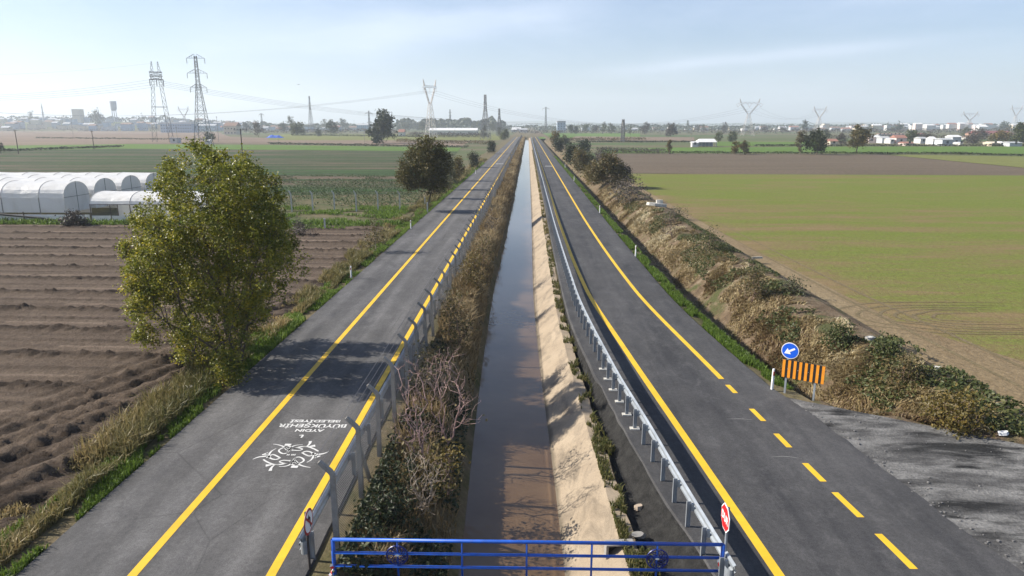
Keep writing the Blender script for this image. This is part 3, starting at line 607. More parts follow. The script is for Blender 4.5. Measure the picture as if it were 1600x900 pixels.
def plant(name, loc, H, R, leafm, barkm, label, cat, group=None, seed=1, n_t=260, n_l=6000, leaf=.14, spread=.22, z0=None, lobes=None, stems=1, rtip=.008, rmax=.3, pointy=0.0, tint_top=0.0, flat=.3, aspect=.62, rot=0.0, parts=('trunk', 'crown'), lean=(0, 0)):
    rng = np.random.default_rng(seed); z0 = H*.2 if z0 is None else z0
    lobes = lobes or auto_lobes(rng, H, R, z0, pointy=pointy)
    tg = lobes_points(rng, lobes, n_t); tg[:, 2] = np.maximum(tg[:, 2], .05*H)
    P0 = [np.zeros(3)]; par = [-1]
    for s in range(stems):
        a = 2*math.pi*(s+rng.random()*.5)/max(stems, 1); q0 = np.array([math.cos(a), math.sin(a), 0])*(0.05*H*(stems > 1))
        prev = 0
        for t in (.06, .14, .24):
            P0.append(q0*(.4+t*5) + np.array([rng.normal()*.012*H, rng.normal()*.012*H, max(t*(z0*1.25 if stems == 1 else H*.9), .05)])); par.append(prev); prev = len(P0)-1
    P, par = grow(rng, (P0, par), tg); V, q, kids = limbs(P, par, rtip, 2.3, rmax)
    V[:, 2] -= .05*(V[:, 2] < .02)
    o = empty(name, loc, rot, label=label, cat=cat, group=group)
    npmesh(parts[0], V, [q], barkm, o, smooth=True)
    if n_l:
        # leaves crowd the outer twigs; clump size varies
        ok = np.where(np.arange(len(P)) >= len(P0))[0]; w = (1.0 + 2.0*(kids[ok] == 0))*(.22+rng.random(len(ok))**2.0); w /= w.sum(); ii = rng.choice(ok, n_l, p=w)
        C = P[ii] + rng.normal(size=(n_l, 3))*spread; keep = C[:, 2] > .02; C = C[keep]; ii = ii[keep]
        sz = leaf*(.6+.8*rng.random(len(C))); V2, q2 = leaf_quads(C, sz, rng, flat, aspect)
        clump = rng.random(len(P))[ii]; tint = np.clip(.5*clump+.5*rng.random(len(C)) + tint_top*(.5-C[:, 2]/H), 0, 1)
        npmesh(parts[1], V2, [q2], leafm, o, tint=np.repeat(tint, 4))
    return o
def copy_thing(o, loc, scale=(1, 1, 1), rz=0.0, label=None, group=None):
    c = o.copy(); COL.objects.link(c); c.location = tuple(loc); c.scale = scale; c.rotation_euler = (0, 0, rz)
    if label: c['label'] = label
    if group: c['group'] = group
    for ch in list(o.children):
        k = ch.copy(); COL.objects.link(k); k.parent = c
        for g in ch.children:
            d = g.copy(); COL.objects.link(d); d.parent = k
    return c
exec_order = []

# ------------------------------------------------------------------ ground cover (stuff)
def scatter(n, xf, Y0, Y1, bias=1.6):
    u = RNG.random(n); Y = Y0 + (Y1-Y0)*u**bias; x = xf(Y, RNG.random(n)); return np.stack([x, Y, np.zeros(n)], -1), Y
def cover():
    # fresh grass at the left road edge
    P, Y = scatter(60000, lambda Y, r: -11.6 - r**1.1*(1.0+.9*vnoise(Y*.35, Y*0+2)), 11, 190, 2.4)
    m = fbm(P[:, 0]*.9, Y*.5) > .35; P = P[m]; P[:, 2] = -.03; n = len(P)
    blades('grass', P, .10+.22*RNG.random(n)*fbm(P[:, 0], P[:, 1]*.5)*2, .022+P[:, 1]*.0007, .8*RNG.random(n), M['grass'], np.clip(RNG.random(n)*.7+.6*(fbm(P[:, 0]*.5, P[:, 1]*.3)-.4), 0, 1), kind='stuff', label='fresh green grass along the left road edge', cat='grass')
    P, Y = scatter(60000, lambda Y, r: -12.2 - r**1.3*(1.5+.8*vnoise(Y*.2, Y*0+7)), 10, 210, 2.2)
    dens = fbm(P[:, 0]*.6+9, P[:, 1]*.4); P = P[dens > .36]; dens = dens[dens > .36]; n = len(P); P[:, 2] = -.08
    blades('weeds', P, (.15+.75*RNG.random(n)*np.clip((dens-.36)*4, .1, 1)), .024+P[:, 1]*.0008, RNG.random(n), M['weeds'], np.clip(.16+.5*RNG.random(n)+1.3*(fbm(P[:, 0]*.3+3, P[:, 1]*.15)-.45)+.12*np.clip((-12.6-P[:, 0]), 0, 1.5), 0, 1), kind='stuff', label='olive and straw weeds between left road and ploughed field', cat='weeds')
    # dry grass on the inner bank
    def xin(Y, r): return -4.35 + r*(interp(Y, T_wl) + 4.0)
    P, Y = scatter(80000, xin, 14, 560, 2.6)
    bk = np.minimum(-3.1, interp(Y, T_wl)-.75); r = (P[:, 0]+4.35)/(interp(Y, T_wl)+4.35); sl = np.clip((P[:, 0]-bk)/(interp(Y, T_wl)-bk), 0, 1); P[:, 2] = -.08-1.42*sl; n = len(P)
    dens = fbm(P[:, 0]*.8, P[:, 1]*.35); k = dens > .33; k2 = RNG.random(len(P)) < np.clip((P[:, 1]-15)/22, .22, 1); k &= k2; P = P[k]; dens = dens[k]; r = r[k]; n = len(P)
    nearm = sstep((P[:, 1]-22)/14)
    sl = sl[k]; h = (.25+1.0*RNG.random(n)*np.clip((dens-.3)*3.2, .2, 1))*(1.1-.75*sl)*(.55+.6*nearm)
    blades('dry_grass', P, h, .022+P[:, 1]*.0009, .25+.6*RNG.random(n), M['dry'], np.clip(.2+.6*RNG.random(n)+.9*(fbm(P[:, 0]*.4+20, P[:, 1]*.12)-.4), 0, 1), kind='stuff', label='dry straw grass on the canal bank below the fence', cat='grass')
    P, Y = scatter(10000, xin, 13.5, 30, 1.2); r = (P[:, 0]+4.35)/(interp(Y, T_wl)+4.35); P[:, 2] = -.05-1.3*np.clip((r-.22)/.78, 0, 1); k = fbm(P[:, 0]*.9+5, P[:, 1]*.6) > .47; P = P[k]
    V, q = leaf_quads(P + np.stack([np.zeros(len(P)), np.zeros(len(P)), .1+.45*RNG.random(len(P))], -1), .07+.12*RNG.random(len(P)), RNG, .5); 
    npmesh('ground_cover', V, [q], M['leaf_dark'], tint=np.repeat(RNG.random(len(P)), 4), kind='stuff', label='dark green leafy cover on the near canal bank', cat='undergrowth')
    # weeds on the lining crest
    P, Y = scatter(34000, lambda Y, r: interp(Y, T_top)-.08+r*(.55+.15*np.sin(Y)), 13, 300, 2.2)
    k = fbm(P[:, 0]*2.5, P[:, 1]*1.6) > .51-.04*(P[:, 1] < 26); P = P[k]; P[:, 2] = -.42; n = len(P)
    blades('weeds', P, .06+.22*RNG.random(n)**1.5, .025+P[:, 1]*.0007, RNG.random(n), M['weeds'], np.clip(.55*RNG.random(n)-.05+.3*(P[:, 1] > 60), 0, 1), kind='stuff', label='low weeds along the crest of the pale canal lining', cat='weeds')
    # green verge right of the right road
    P, Y = scatter(36000, lambda Y, r: interp(Y, T_out)+.12+r**1.2*.8, 25.6, 230, 1.9)
    k = fbm(P[:, 0]*.9, P[:, 1]*.45) > .36; P = P[k]; n = len(P); off = P[:, 0]-interp(P[:, 1], T_out); P[:, 2] = -.05-.2*np.clip(off-.2, 0, 2)
    blades('grass', P, .08+.22*RNG.random(n), .025+P[:, 1]*.0007, .8*RNG.random(n), M['grass'], np.clip(RNG.random(n)*.5, 0, 1), kind='stuff', label='green grass between right road and ditch', cat='grass')
    # dry reed bank
    def gz(x, Y):
        o = x-interp(Y, T_out); zz = np.interp(o, [0, .35, .85, 1.25, 3.2, 4.3, 5.7, 7, 8, 9], [0, -.08, -.2, -1.8, -1.95, -.85, .14, .36, .3, -.05]); return zz*ditch(x, Y)
    P, Y = scatter(120000, lambda Y, r: interp(Y, T_out)+2.9+r*4.2, 18, 120, 1.75)
    yb = 25.1-.62*(P[:, 0]-9.3); o = (P[:, 0]-interp(P[:, 1], T_out)-2.9)/4.2; d = fbm(P[:, 0]*.75+2, P[:, 1]*.6+8, 5)
    k = (P[:, 1] > yb+.25) & (P[:, 0] < 16.6) & (d > .375+.17*np.clip(o-.5, 0, 1)); P = P[k]; d = d[k]; o = o[k]; P[:, 2] = gz(P[:, 0], P[:, 1])-.06; n = len(P)
    tn = np.clip(.05+.6*RNG.random(n)+1.3*(fbm(P[:, 0]*.45+7, P[:, 1]*.3, 5)-.42)+.2*o, 0, 1)
    blades('dry_reeds', P, (.12+.33*RNG.random(n)**1.6+.28*RNG.random(n)*np.clip((d-.44)*4, 0, 1))*(1.1-.4*np.clip(o, 0, 1))*np.clip(.25+o*2.6, 0, 1), .032+P[:, 1]*.0009, .5+1.0*RNG.random(n), M['reed'], tn, swirl=.55, kind='stuff', label='tangled dry reeds covering the ditch bank beside the wheat', cat='reeds')
    P, Y = scatter(42000, lambda Y, r: interp(Y, T_out)+4.2+r*4.0, 19, 110, 1.6)
    yb = 25.1-.62*(P[:, 0]-9.3); k = (P[:, 1] > yb+.4) & (P[:, 0] < 17.3) & (fbm(P[:, 0]*.6+33, P[:, 1]*.5+4) > .525); P = P[k]; P[:, 2] = gz(P[:, 0], P[:, 1]); n = len(P)
    V, q = leaf_quads(P+np.stack([0*P[:, 0], 0*P[:, 0], .08+.5*RNG.random(n)*np.clip(1.4-.18*(P[:, 0]-interp(P[:, 1], T_out)), .3, 1)], -1), .09+.14*RNG.random(n), RNG, .4)
    npmesh('brambles', V, [q], M['leaf_green'], tint=np.repeat(RNG.random(n), 4), kind='stuff', label='green bramble patches among the dry reeds', cat='brambles')
    # rough weeds beyond the left tree and by the greenhouse
    P, Y = scatter(9000, lambda Y, r: -90+r*77, 69.2, 71.5, 1.0); n = len(P)
    blades('grass', P, .2+.4*RNG.random(n)*fbm(P[:, 0]*.5, P[:, 1])*2, .12, RNG.random(n), M['grass'], .5*RNG.random(n), kind='stuff', label='green weeds along the foot of the greenhouses', cat='grass')
    P, Y = scatter(14000, lambda Y, r: -34+r*20, 66, 86, 1.0); k = fbm(P[:, 0]*.25, P[:, 1]*.3) > .53; P = P[k]; n = len(P)
    blades('grass', P, .15+.3*RNG.random(n), .10, RNG.random(n), M['grass'], .6*RNG.random(n), kind='stuff', label='green weeds in the plot before the brown tree', cat='grass')
    # crop tufts in rows
    rows = np.arange(87, 140, 1.25); C = []
    for ry in rows:
        xs = np.arange(-75 if ry > 96 else -42, -14.5 if ry < 120 else -13, .55); C.append(np.stack([xs+RNG.normal(size=len(xs))*.12, ry+RNG.normal(size=len(xs))*.14+.3*np.sin(xs*.1), np.zeros(len(xs))], -1))
    C = np.vstack(C); C = C[fbm(C[:, 0]*.12, C[:, 1]*.12) > .36]
    C = np.repeat(C, 7, 0)+RNG.normal(size=(len(C)*7, 3))*[.16, .14, .0]; C[:, 2] = .04+.22*RNG.random(len(C))
    V, q = leaf_quads(C, .16+.14*RNG.random(len(C)), RNG, .6); npmesh('crop_rows', V, [q], M['crop'], tint=np.repeat(RNG.random(len(C)), 4), kind='stuff', label='rows of low leafy crop behind the greenhouses', cat='crop')
cover()

# ------------------------------------------------------------------ road lettering and emblem (painted on the left road)
def ribbon(mb, pts, w, zz=.0545):
    P = np.array(pts, float); 
    if len(P) > 2:
        t = np.linspace(0, len(P)-1, (len(P)-1)*6+1); i = np.clip(t.astype(int), 0, len(P)-2); f = (t-i)[:, None]
        Pm = np.vstack([2*P[0]-P[1], P, 2*P[-1]-P[-2]]); a, b, c, d = Pm[i], Pm[i+1], Pm[i+2], Pm[i+3]
        P = .5*(2*b+(c-a)*f+(2*a-5*b+4*c-d)*f**2+(3*b-a-3*c+d)*f**3)
    T = np.gradient(P, axis=0); T /= np.linalg.norm(T, axis=1)[:, None]+1e-9; N = np.stack([-T[:, 1], T[:, 0]], -1)
    n = len(P); w = np.asarray(w, float); ww = np.interp(np.linspace(0, 1, n), np.linspace(0, 1, len(np.atleast_1d(w))), np.atleast_1d(w))[:, None]/2
    V = np.zeros((n, 2, 3)); V[:, 0, :2] = P-N*ww; V[:, 1, :2] = P+N*ww; V[:, :, 2] = zz
    i = np.arange(n-1); mb.add(V.reshape(-1, 3), (), np.stack([2*i, 2*i+1, 2*i+3, 2*i+2], -1))
tracks()
def px8(x, y): return G(380+x/8, 640+y/8, .05)[:2]
def emblem():
    half = [([(375, 432), (430, 440), (500, 462), (548, 505)], (.02, .07)), ([(520, 440), (600, 440)], (.14, .12)), ([(560, 455), (600, 470), (575, 505), (540, 545)], .05),
            ([(565, 510), (520, 475), (455, 500), (450, 525), (490, 550), (540, 545), (575, 510), (560, 490)], .055), ([(745, 440), (660, 447), (600, 472), (578, 500)], (.02, .08)),
            ([(600, 512), (680, 475), (790, 462), (880, 490), (940, 522)], (.03, .08, .06, .05)), ([(840, 396), (832, 425), (800, 455), (740, 462)], (.10, .06, .02)), ([(830, 462), (900, 452)], (.05, .15)),
            ([(615, 500), (680, 480), (740, 495), (700, 512), (640, 510), (600, 512)], .045), ([(735, 540), (790, 522), (850, 535), (875, 560), (830, 582), (780, 565), (735, 540)], .055),
            ([(868, 545), (880, 580), (850, 628), (795, 662)], (.09, .06, .02)), ([(1070, 525), (1000, 552), (900, 565)], (.02, .06, .09)), ([(890, 598), (965, 580)], (.14, .05)), ([(890, 545), (900, 565), (905, 598)], .07)]
    mb = MB(); c = px8(600, 573)
    for pts, w in half:
        P = np.array([px8(*p) for p in pts]); w = np.atleast_1d(w)*1.0; ribbon(mb, P, w); ribbon(mb, 2*c-P, w, .0549)
    for x in (545, 565, 600, 620, 640): ribbon(mb, [px8(x, 566), px8(x+14, 566)], .09)
    mb.build('emblem', M['paint_white'], road_a)
    m2 = MB(); ribbon(m2, [px8(700, 322), px8(745, 322), px8(725, 352)], (.04, .07, .05)); m2.build('paint_mark', M['paint_white'], road_a)
emblem()
def text_mesh(name, body, size, mat, parent, matrix, extrude=0.0, width=None, bold=0.0):
    cu = bpy.data.curves.new(name, 'FONT'); cu.body = body; cu.size = size; cu.extrude = extrude; cu.offset = bold; cu.align_x = 'CENTER'; cu.align_y = 'CENTER'; cu.resolution_u = 3
    t = bpy.data.objects.new(name, cu); COL.objects.link(t); bpy.context.view_layer.update()
    me = bpy.data.meshes.new_from_object(t.evaluated_get(bpy.context.evaluated_depsgraph_get())); bpy.data.objects.remove(t); bpy.data.curves.remove(cu)
    if width:
        xs = [v.co.x for v in me.vertices]; k = width/(max(xs)-min(xs)); 
        for v in me.vertices: v.co.x *= k
    me.transform(matrix); me.materials.clear(); me.materials.append(mat)
    o = bpy.data.objects.new(name, me); COL.objects.link(o)
    if parent: o.parent = parent
    return o
def roadtext(body, x0, y0, w, size):
    p = px8(x0, y0); text_mesh('lettering', body, size, M['paint_white'], road_a, Matrix.Translation((p[0], p[1], .0545)) @ Matrix.Rotation(math.pi, 4, 'Z'), 0, w, .008)
roadtext('BELEDİYESİ', 905, 143, 1.72, .27)
roadtext('BÜYÜKŞEHİR', 872, 200, 2.32, .37)
roadtext('AYDIN', 828, 260, .96, .27)
for (x, y, a, ln, w) in ((1165, 655, -.05, .9, .04), (1235, 714, -.1, .9, .035)):
    p = G(x-30, y, .05)[:2]; mb = MB(); ribbon(mb, [p, p+np.array([ln*.5, .04]), p+np.array([ln, ln*a])], (.01, w, .01)); mb.build('paint_scuff', simple('chalk_scuff', (.2, .195, .19), .9), road_b)

# ------------------------------------------------------------------ concrete post fence
def fence():
    o = empty('post_fence', (-4.55, 14.7, 0), label='concrete post fence with angled tops and wire netting beside the left road', cat='fence')
    def post_mb(brace):
        mb = MB(); a, b = .075, .055
        mb.tube([(0, 0, -.25), (0, 0, 1.0), (0, 0, 2.0), (-.045, 0, 2.08), (-.30, 0, 2.33)], [.088, .084, .078, .076, .062], 4)
        if brace: mb.tube([(.0, .0, 1.55), (.03, .95, -.1)], .062, 4)
        return mb
    protoA = post_mb(False).build('post', M['concrete'], o); protoB = post_mb(True).build('post', M['concrete'], o); rest = MB()
    rng = np.random.default_rng(5)
    for k in range(216):
        y = 2.5*k; br = k in (1, 4, 9, 17, 26, 36, 47)
        if k == 0: protoA.location = (0, 0, 0)
        elif k == 1: protoB.location = (0, y, 0)
        elif k < 99:
            c = (protoB if br else protoA).copy(); COL.objects.link(c); c.parent = o
            c.location = (rng.normal()*.02, y+rng.normal()*.05, rng.normal()*.02); c.rotation_euler = (rng.normal()*.018, rng.normal()*.018, rng.normal()*.06)
        else:
            rest.tube([(0, y, -.25), (0, y, 2.0), (-.36, y, 2.40)], [.088, .078, .062], 4)
    rest.build('post', M['concrete'], o, kind='stuff')
    ys = np.arange(0, 300, 2.5); n = len(ys); V = np.zeros((n, 2, 3)); V[:, :, 1] = ys[:, None]; V[:, 0, 2] = .05; V[:, 1, 2] = 1.95; V[:, :, 0] = .085; i = np.arange(n-1)
    npmesh('wire_netting', V.reshape(-1, 3), [np.stack([2*i, 2*i+1, 2*i+3, 2*i+2], -1)], M['netting'], o)
    for x, zz in ((-.12, 2.2), (-.24, 2.31), (-.36, 2.43), (.09, 1.96), (.09, 1.0)):
        mb = MB(); mb.tube([(x, y, zz-.02*math.sin(y*2.1)) for y in np.arange(0, 120, 2.5)], .006, 4); mb.build('barbed_wire' if zz > 2 else 'strand_wire', M['wire'], o)
fence()
# ------------------------------------------------------------------ guardrails
def guardrail(tab, y0, y1, step, label, side, name='guardrail', foot=()):
    x0 = float(interp(y0, tab)); o = empty(name, (x0, y0, 0), label=label, cat='guardrail')
    prof = [(.055, .42), (.0, .45), (.0, .50), (.06, .545), (.06, .575), (.0, .62), (.0, .68), (.055, .72), (.045, .73), (-.012, .69), (-.012, .615), (.045, .57), (.045, .55), (-.012, .505), (-.012, .445), (.045, .41)]
    ys = ysamples(y0, y1, .5, 1.03, 8); xs = interp(ys, tab); n = len(ys); m = len(prof); V = np.zeros((n, m, 3))
    for k, (dx, zz) in enumerate(prof): V[:, k, 0] = xs-x0+side*dx; V[:, k, 1] = ys-y0; V[:, k, 2] = zz+.05
    V[:, :, 2] -= 0.0
    i = np.arange(n-1)[:, None]; j = np.arange(m)[None]; q = np.stack([i*m+j, i*m+(j+1) % m, (i+1)*m+(j+1) % m, (i+1)*m+j], -1).reshape(-1, 4)
    npmesh('beam', V.reshape(-1, 3), [q], M['zinc'], o, smooth=False)
    # bull-nose terminal
    mb = MB(); a = np.linspace(0, math.pi, 9); 
    Vt = np.array([[(-side*(.0)+side*.0+side*(-.10+.10*math.cos(t))*1.0, -.18*math.sin(t), zz) for zz in (.46, .78)] for t in a]).reshape(-1, 3); i = np.arange(8); mb.add(Vt, (), np.stack([2*i, 2*i+1, 2*i+3, 2*i+2], -1)); mb.build('end_terminal', M['zinc'], o)
    def pm():
        mb = MB(); s = -side; mb.box(-.055, .055, -.008, .008, -.4, .76); mb.box(-.055, -.045, -.035, .035, -.4, .76); mb.box(.045, .055, -.035, .035, -.4, .76); return mb
    def sm(): return MB().box(-.06, .06, -.05, .05, .5, .72)
    p0 = pm().build('post', M['zinc_dull'], o); rest = MB(); cnt = 0; y = y0+.3; first = True
    foot_mat = M['concrete_light']
    while y < y1:
        x = float(interp(y, tab))-x0-side*.14
        if cnt < 99:
            c = p0 if first else p0.copy()
            if not first: COL.objects.link(c); c.parent = o
            c.location = (x, y-y0, 0); first = False
            b = MB(); b.box(x+side*.056, x+side*.128, y-y0-.04, y-y0+.04, .52, .70)
            if cnt == 0: blk = MB().box(.056, .128, -.04, .04, .52, .70).build('spacer', M['zinc'], c)
            else:
                kb = blk.copy(); COL.objects.link(kb); kb.parent = c
            if side < 0: (blk if cnt == 0 else kb).location = (-.184, 0, 0)
            if foot and foot[0] < y < foot[1]:
                MB().box(-.16, .16, -.10, .10, -.02, .085).build('foot_slab', foot_mat, c)
        else:
            rest.box(x-.055, x+.055, y-y0-.03, y-y0+.03, -.4, .76)
        cnt += 1; y += step if cnt < 130 else step*1.7
    rest.build('post', M['zinc_dull'], o, kind='stuff')
guardrail([(3, -5.16), (700, -5.16)], 14.0, 520, 2.0, 'galvanised guardrail along the left road in front of the concrete posts', -1)
guardrail(T_rail, 13.2, 560, 1.16, 'galvanised guardrail curving along the right road beside the canal', 1, foot=(20.5, 27.5))

# ------------------------------------------------------------------ blue gate over the canal
def gate():
    y = 13.62; xl, xr = -4.31, 4.35; o = empty('barrier_gate', (0, y, 0), label='blue tubular steel gate spanning the canal', cat='gate')
    for zz in (1.0, .67, .34, .02):
        mb = MB(); mb.tube([(xl, 0, zz), (xr, 0, zz)], .04 if zz > .9 else .033, 10); mb.build('rail', M['blue'], o, smooth=True)
    for k in range(7):
        x = xl+(xr-xl)*k/6; mb = MB(); r = .045 if k in (0, 6) else .024; mb.tube([(x, 0, -.25 if k in (0, 6) else .02), (x, 0, 1.0)], r, 8); mb.build('upright', M['blue'], o, smooth=True)
    for k in (1, 5):
        x = xl+(xr-xl)*k/6; e = MB(); a = np.linspace(0, 2*math.pi, 33); e.tube([(x+.235*math.cos(t), -.055, .66+.235*math.sin(t)) for t in a], .018, 6, cap=False); ring = e.build('emblem_ring', M['blue_dark'], o)
        d = MB()
        for s in range(8):
            t0 = s*math.pi/4; c, sn = math.cos, math.sin
            pts = [(x+rr*c(t0+dt), -.055, .66+rr*sn(t0+dt)) for rr, dt in ((.075, 0), (.12, .5), (.17, .75), (.20, .55), (.17, .25), (.125, .2))]
            d.tube(pts, .013, 5); d.tube([(x+.19*c(t0+.6), -.055, .66+.19*sn(t0+.6)), (x+.232*c(t0+1.0), -.055, .66+.232*sn(t0+1.0))], .011, 5)
        d.build('swirl', M['blue_dark'], ring)
        w = MB(); w.prism([(x+.045*math.cos(t), -.066, .66+.022*math.sin(t)) for t in a[:-1]], (0, .012, 0)); w.build('badge', M['white'], ring)
gate()
def tape(name, p, label, seed):
    rng = np.random.default_rng(seed); mbw = MB(); mbr = MB(); pts = [np.array(p)]
    for k in range(16): pts.append(pts[-1]+np.array([rng.normal()*.025, rng.normal()*.02, -.062]))
    for k in range(16):
        a, b = pts[k], pts[k+1]; w = np.array([.03*math.cos(k*.7), .03*math.sin(k*.7), .01]); n = np.array([0, .003, 0])
        (mbr if k % 2 else mbw).add([a-w, a+w, b+w, b-w, a-w+n, a+w+n, b+w+n, b-w+n], (), [(0, 1, 2, 3), (7, 6, 5, 4)])
    o = mbw.build(name, M['white'], label=label, cat='barrier tape'); mbr.build('red_band', M['red'], o)
tape('barrier_tape', (4.25, 13.55, .68), 'red and white tape tied to the right end of the blue gate', 2)
tape('barrier_tape', (-4.33, 13.5, .46), 'red and white tape tied to the left end of the blue gate', 4)

# ------------------------------------------------------------------ signs
def oct_pts(r, x): return [(x, r*math.cos(math.pi/8+k*math.pi/4), r*math.sin(math.pi/8+k*math.pi/4)) for k in range(8)]
def circ(r, x, n=36): return [(x, r*math.cos(2*math.pi*k/n), r*math.sin(2*math.pi*k/n)) for k in range(n)]
def stop_sign():
    p = AT(1133, 809, 13.75); o = empty('stop_sign', (p[0], 13.75, 0), label='red octagonal DUR stop sign on a post by the gate', cat='road sign')
    zc = p[2]; 
    def at(mb, pts, vec): mb.prism([(x, y, zz+zc) for x, y, zz in pts], vec); return mb
    at(MB(), oct_pts(.325, .012), (.01, 0, 0)).build('back_plate', M['zinc'], o); at(MB(), oct_pts(.325, .002), (.009, 0, 0)).build('white_border', M['white'], o); f = at(MB(), oct_pts(.295, -.004), (.005, 0, 0)).build('red_face', M['red'], o)
    # faces -X; text runs towards -Y
    mt = Matrix.Translation((-.0065, 0, zc)) @ Matrix(((0, 0, -1, 0), (-1, 0, 0, 0), (0, 1, 0, 0), (0, 0, 0, 1)))
    text_mesh('lettering', 'DUR', .25, M['white'], f, mt, .001, .46, .006)
    MB().tube([(.06, 0, -.3), (.06, 0, zc+.25)], .032, 8).build('post', M['zinc'], o)
stop_sign()
def no_turn():
    p = AT(482, 815, 13.9); zc = p[2]; o = empty('road_sign', (p[0], 13.9, 0), label='round red ringed no left turn sign by the left guardrail end', cat='road sign')
    def at(pts, vec, y=0): return MB().prism([(x, a, b+zc) for x, a, b in pts], vec)
    at(circ(.30, -.012), (.010, 0, 0)).build('back_plate', M['zinc'], o); at(circ(.30, -.001), (.006, 0, 0)).build('red_ring', M['darkred'], o); f = at(circ(.245, .004), (.006, 0, 0)).build('white_face', M['white'], o)
    # seen from +X: screen right is +Y
    mb = MB(); x = .0125
    for poly in ([(.05, -.17), (.10, -.17), (.10, .05), (.05, .05)], [(.05, .05), (.10, .05), (.02, .125), (-.03, .09)], [(-.10, .06), (.03, .03), (.01, .17)]):
        mb.prism([(x, a, b+zc) for a, b in poly], (.003, 0, 0))
    mb.build('black_arrow', M['black'], f)
    mb = MB(); mb.prism([(x+.004, a, b+zc) for a, b in ((-.19, .155), (-.155, .19), (.19, -.155), (.155, -.19))], (.003, 0, 0)); mb.build('red_slash', M['darkred'], f)
    MB().tube([(-.05, 0, -.3), (-.05, 0, zc+.24)], .03, 8).build('post', M['wood'], o)
no_turn()
def arrow_sign():
    a = G(1226, 613); b = G(1271, 622); d = (b-a)/np.linalg.norm(b-a); ang = math.atan2(d[1], d[0]); w = np.linalg.norm(b-a)
    o = empty('chevron_board', (a[0], a[1], 0), ang, label='orange and black striped barrier board on two posts at the junction', cat='road sign')
    for x in (0, w): MB().box(x-.035, x+.035, -.03, .03, -.3, 2.0 if x == 0 else 1.3).build('post', M['zinc'], o)
    x0, x1, z0, z1 = -.16, w+.30, .62, 1.33
    bd = MB().box(x0, x1, -.05, -.032, z0, z1).build('panel', M['black'], o); n = 15
    for k in range(0, n, 2):
        xa = x0+(x1-x0)*k/n; xb = x0+(x1-x0)*(k+1)/n; MB().box(xa, xb, -.057, -.0505, z0+.006, z1-.006).build('stripe', M['orange'], bd)
    for k in range(4): 
        xx = x0+.2+k*(x1-x0-.4)/3; MB().tube([(xx, -.06, z0+.36), (xx, -.05, z0+.36)], .014, 6).build('bolt', M['zinc'], bd)
    s = empty('road_sign', (a[0], a[1], 0), ang, label='blue round sign with white arrow above the striped board', cat='road sign')
    zc, cx, R = 1.70, .06, .305
    MB().prism([(cx+(R+.012)*math.cos(t), -.05, zc+(R+.012)*math.sin(t)) for t in np.linspace(0, 2*math.pi, 41)[:-1]], (0, .01, 0)).build('white_rim', M['white'], s)
    f = MB().prism([(cx+R*.95*math.cos(t), -.056, zc+R*.95*math.sin(t)) for t in np.linspace(0, 2*math.pi, 41)[:-1]], (0, .005, 0)).build('blue_face', M['sign_blue'], s)
    ca, sa = math.cos(math.radians(212)), math.sin(math.radians(212)); mb = MB()
    for poly in ([(-.20, .035), (-.20, -.035), (.05, -.035), (.05, .035)], [(.03, .13), (.235, 0), (.03, -.13)]):
        mb.prism([(cx+p*ca-q*sa, -.060, zc+p*sa+q*ca) for p, q in poly], (0, .003, 0))
    mb.build('white_arrow', M['white'], f)
arrow_sign()
def delineator(px, py, label, first=[None], h=.95):
    p = G(px, py)
    if first[0] is None:
        o = empty('delineator_post', p, label=label, cat='marker post', group='white marker posts along the roads')
        mb = MB(); mb.tube([(0, 0, -.2), (0, 0, .5), (0, 0, .88)], [.056, .053, .048], 6); mb.build('post', M['white'], o)
        MB().box(-.028, .028, -.062, -.04, .62, .78).build('reflector', M['darkred'], o); first[0] = o
    else: o = copy_thing(first[0], p, label=label)
    return o
for px, py, lb in ((1206, 610, 'white marker post with red reflector beside the striped board'), (993, 401, 'white marker post on the right verge, second from the striped board'), (937, 333, 'white marker post on the right verge, third from the striped board'),
                   (897, 283, 'white marker post beside the big roadside bush on the right'), (549, 436, 'white marker post on the left verge, nearest to the leafy tree'), (642, 358, 'white marker post on the left verge before the brown tree'),
                   (743, 272, 'white marker post on the left verge beyond the brown tree'), (883, 262, 'farthest white marker post on the right verge')):
    delineator(px, py, lb)

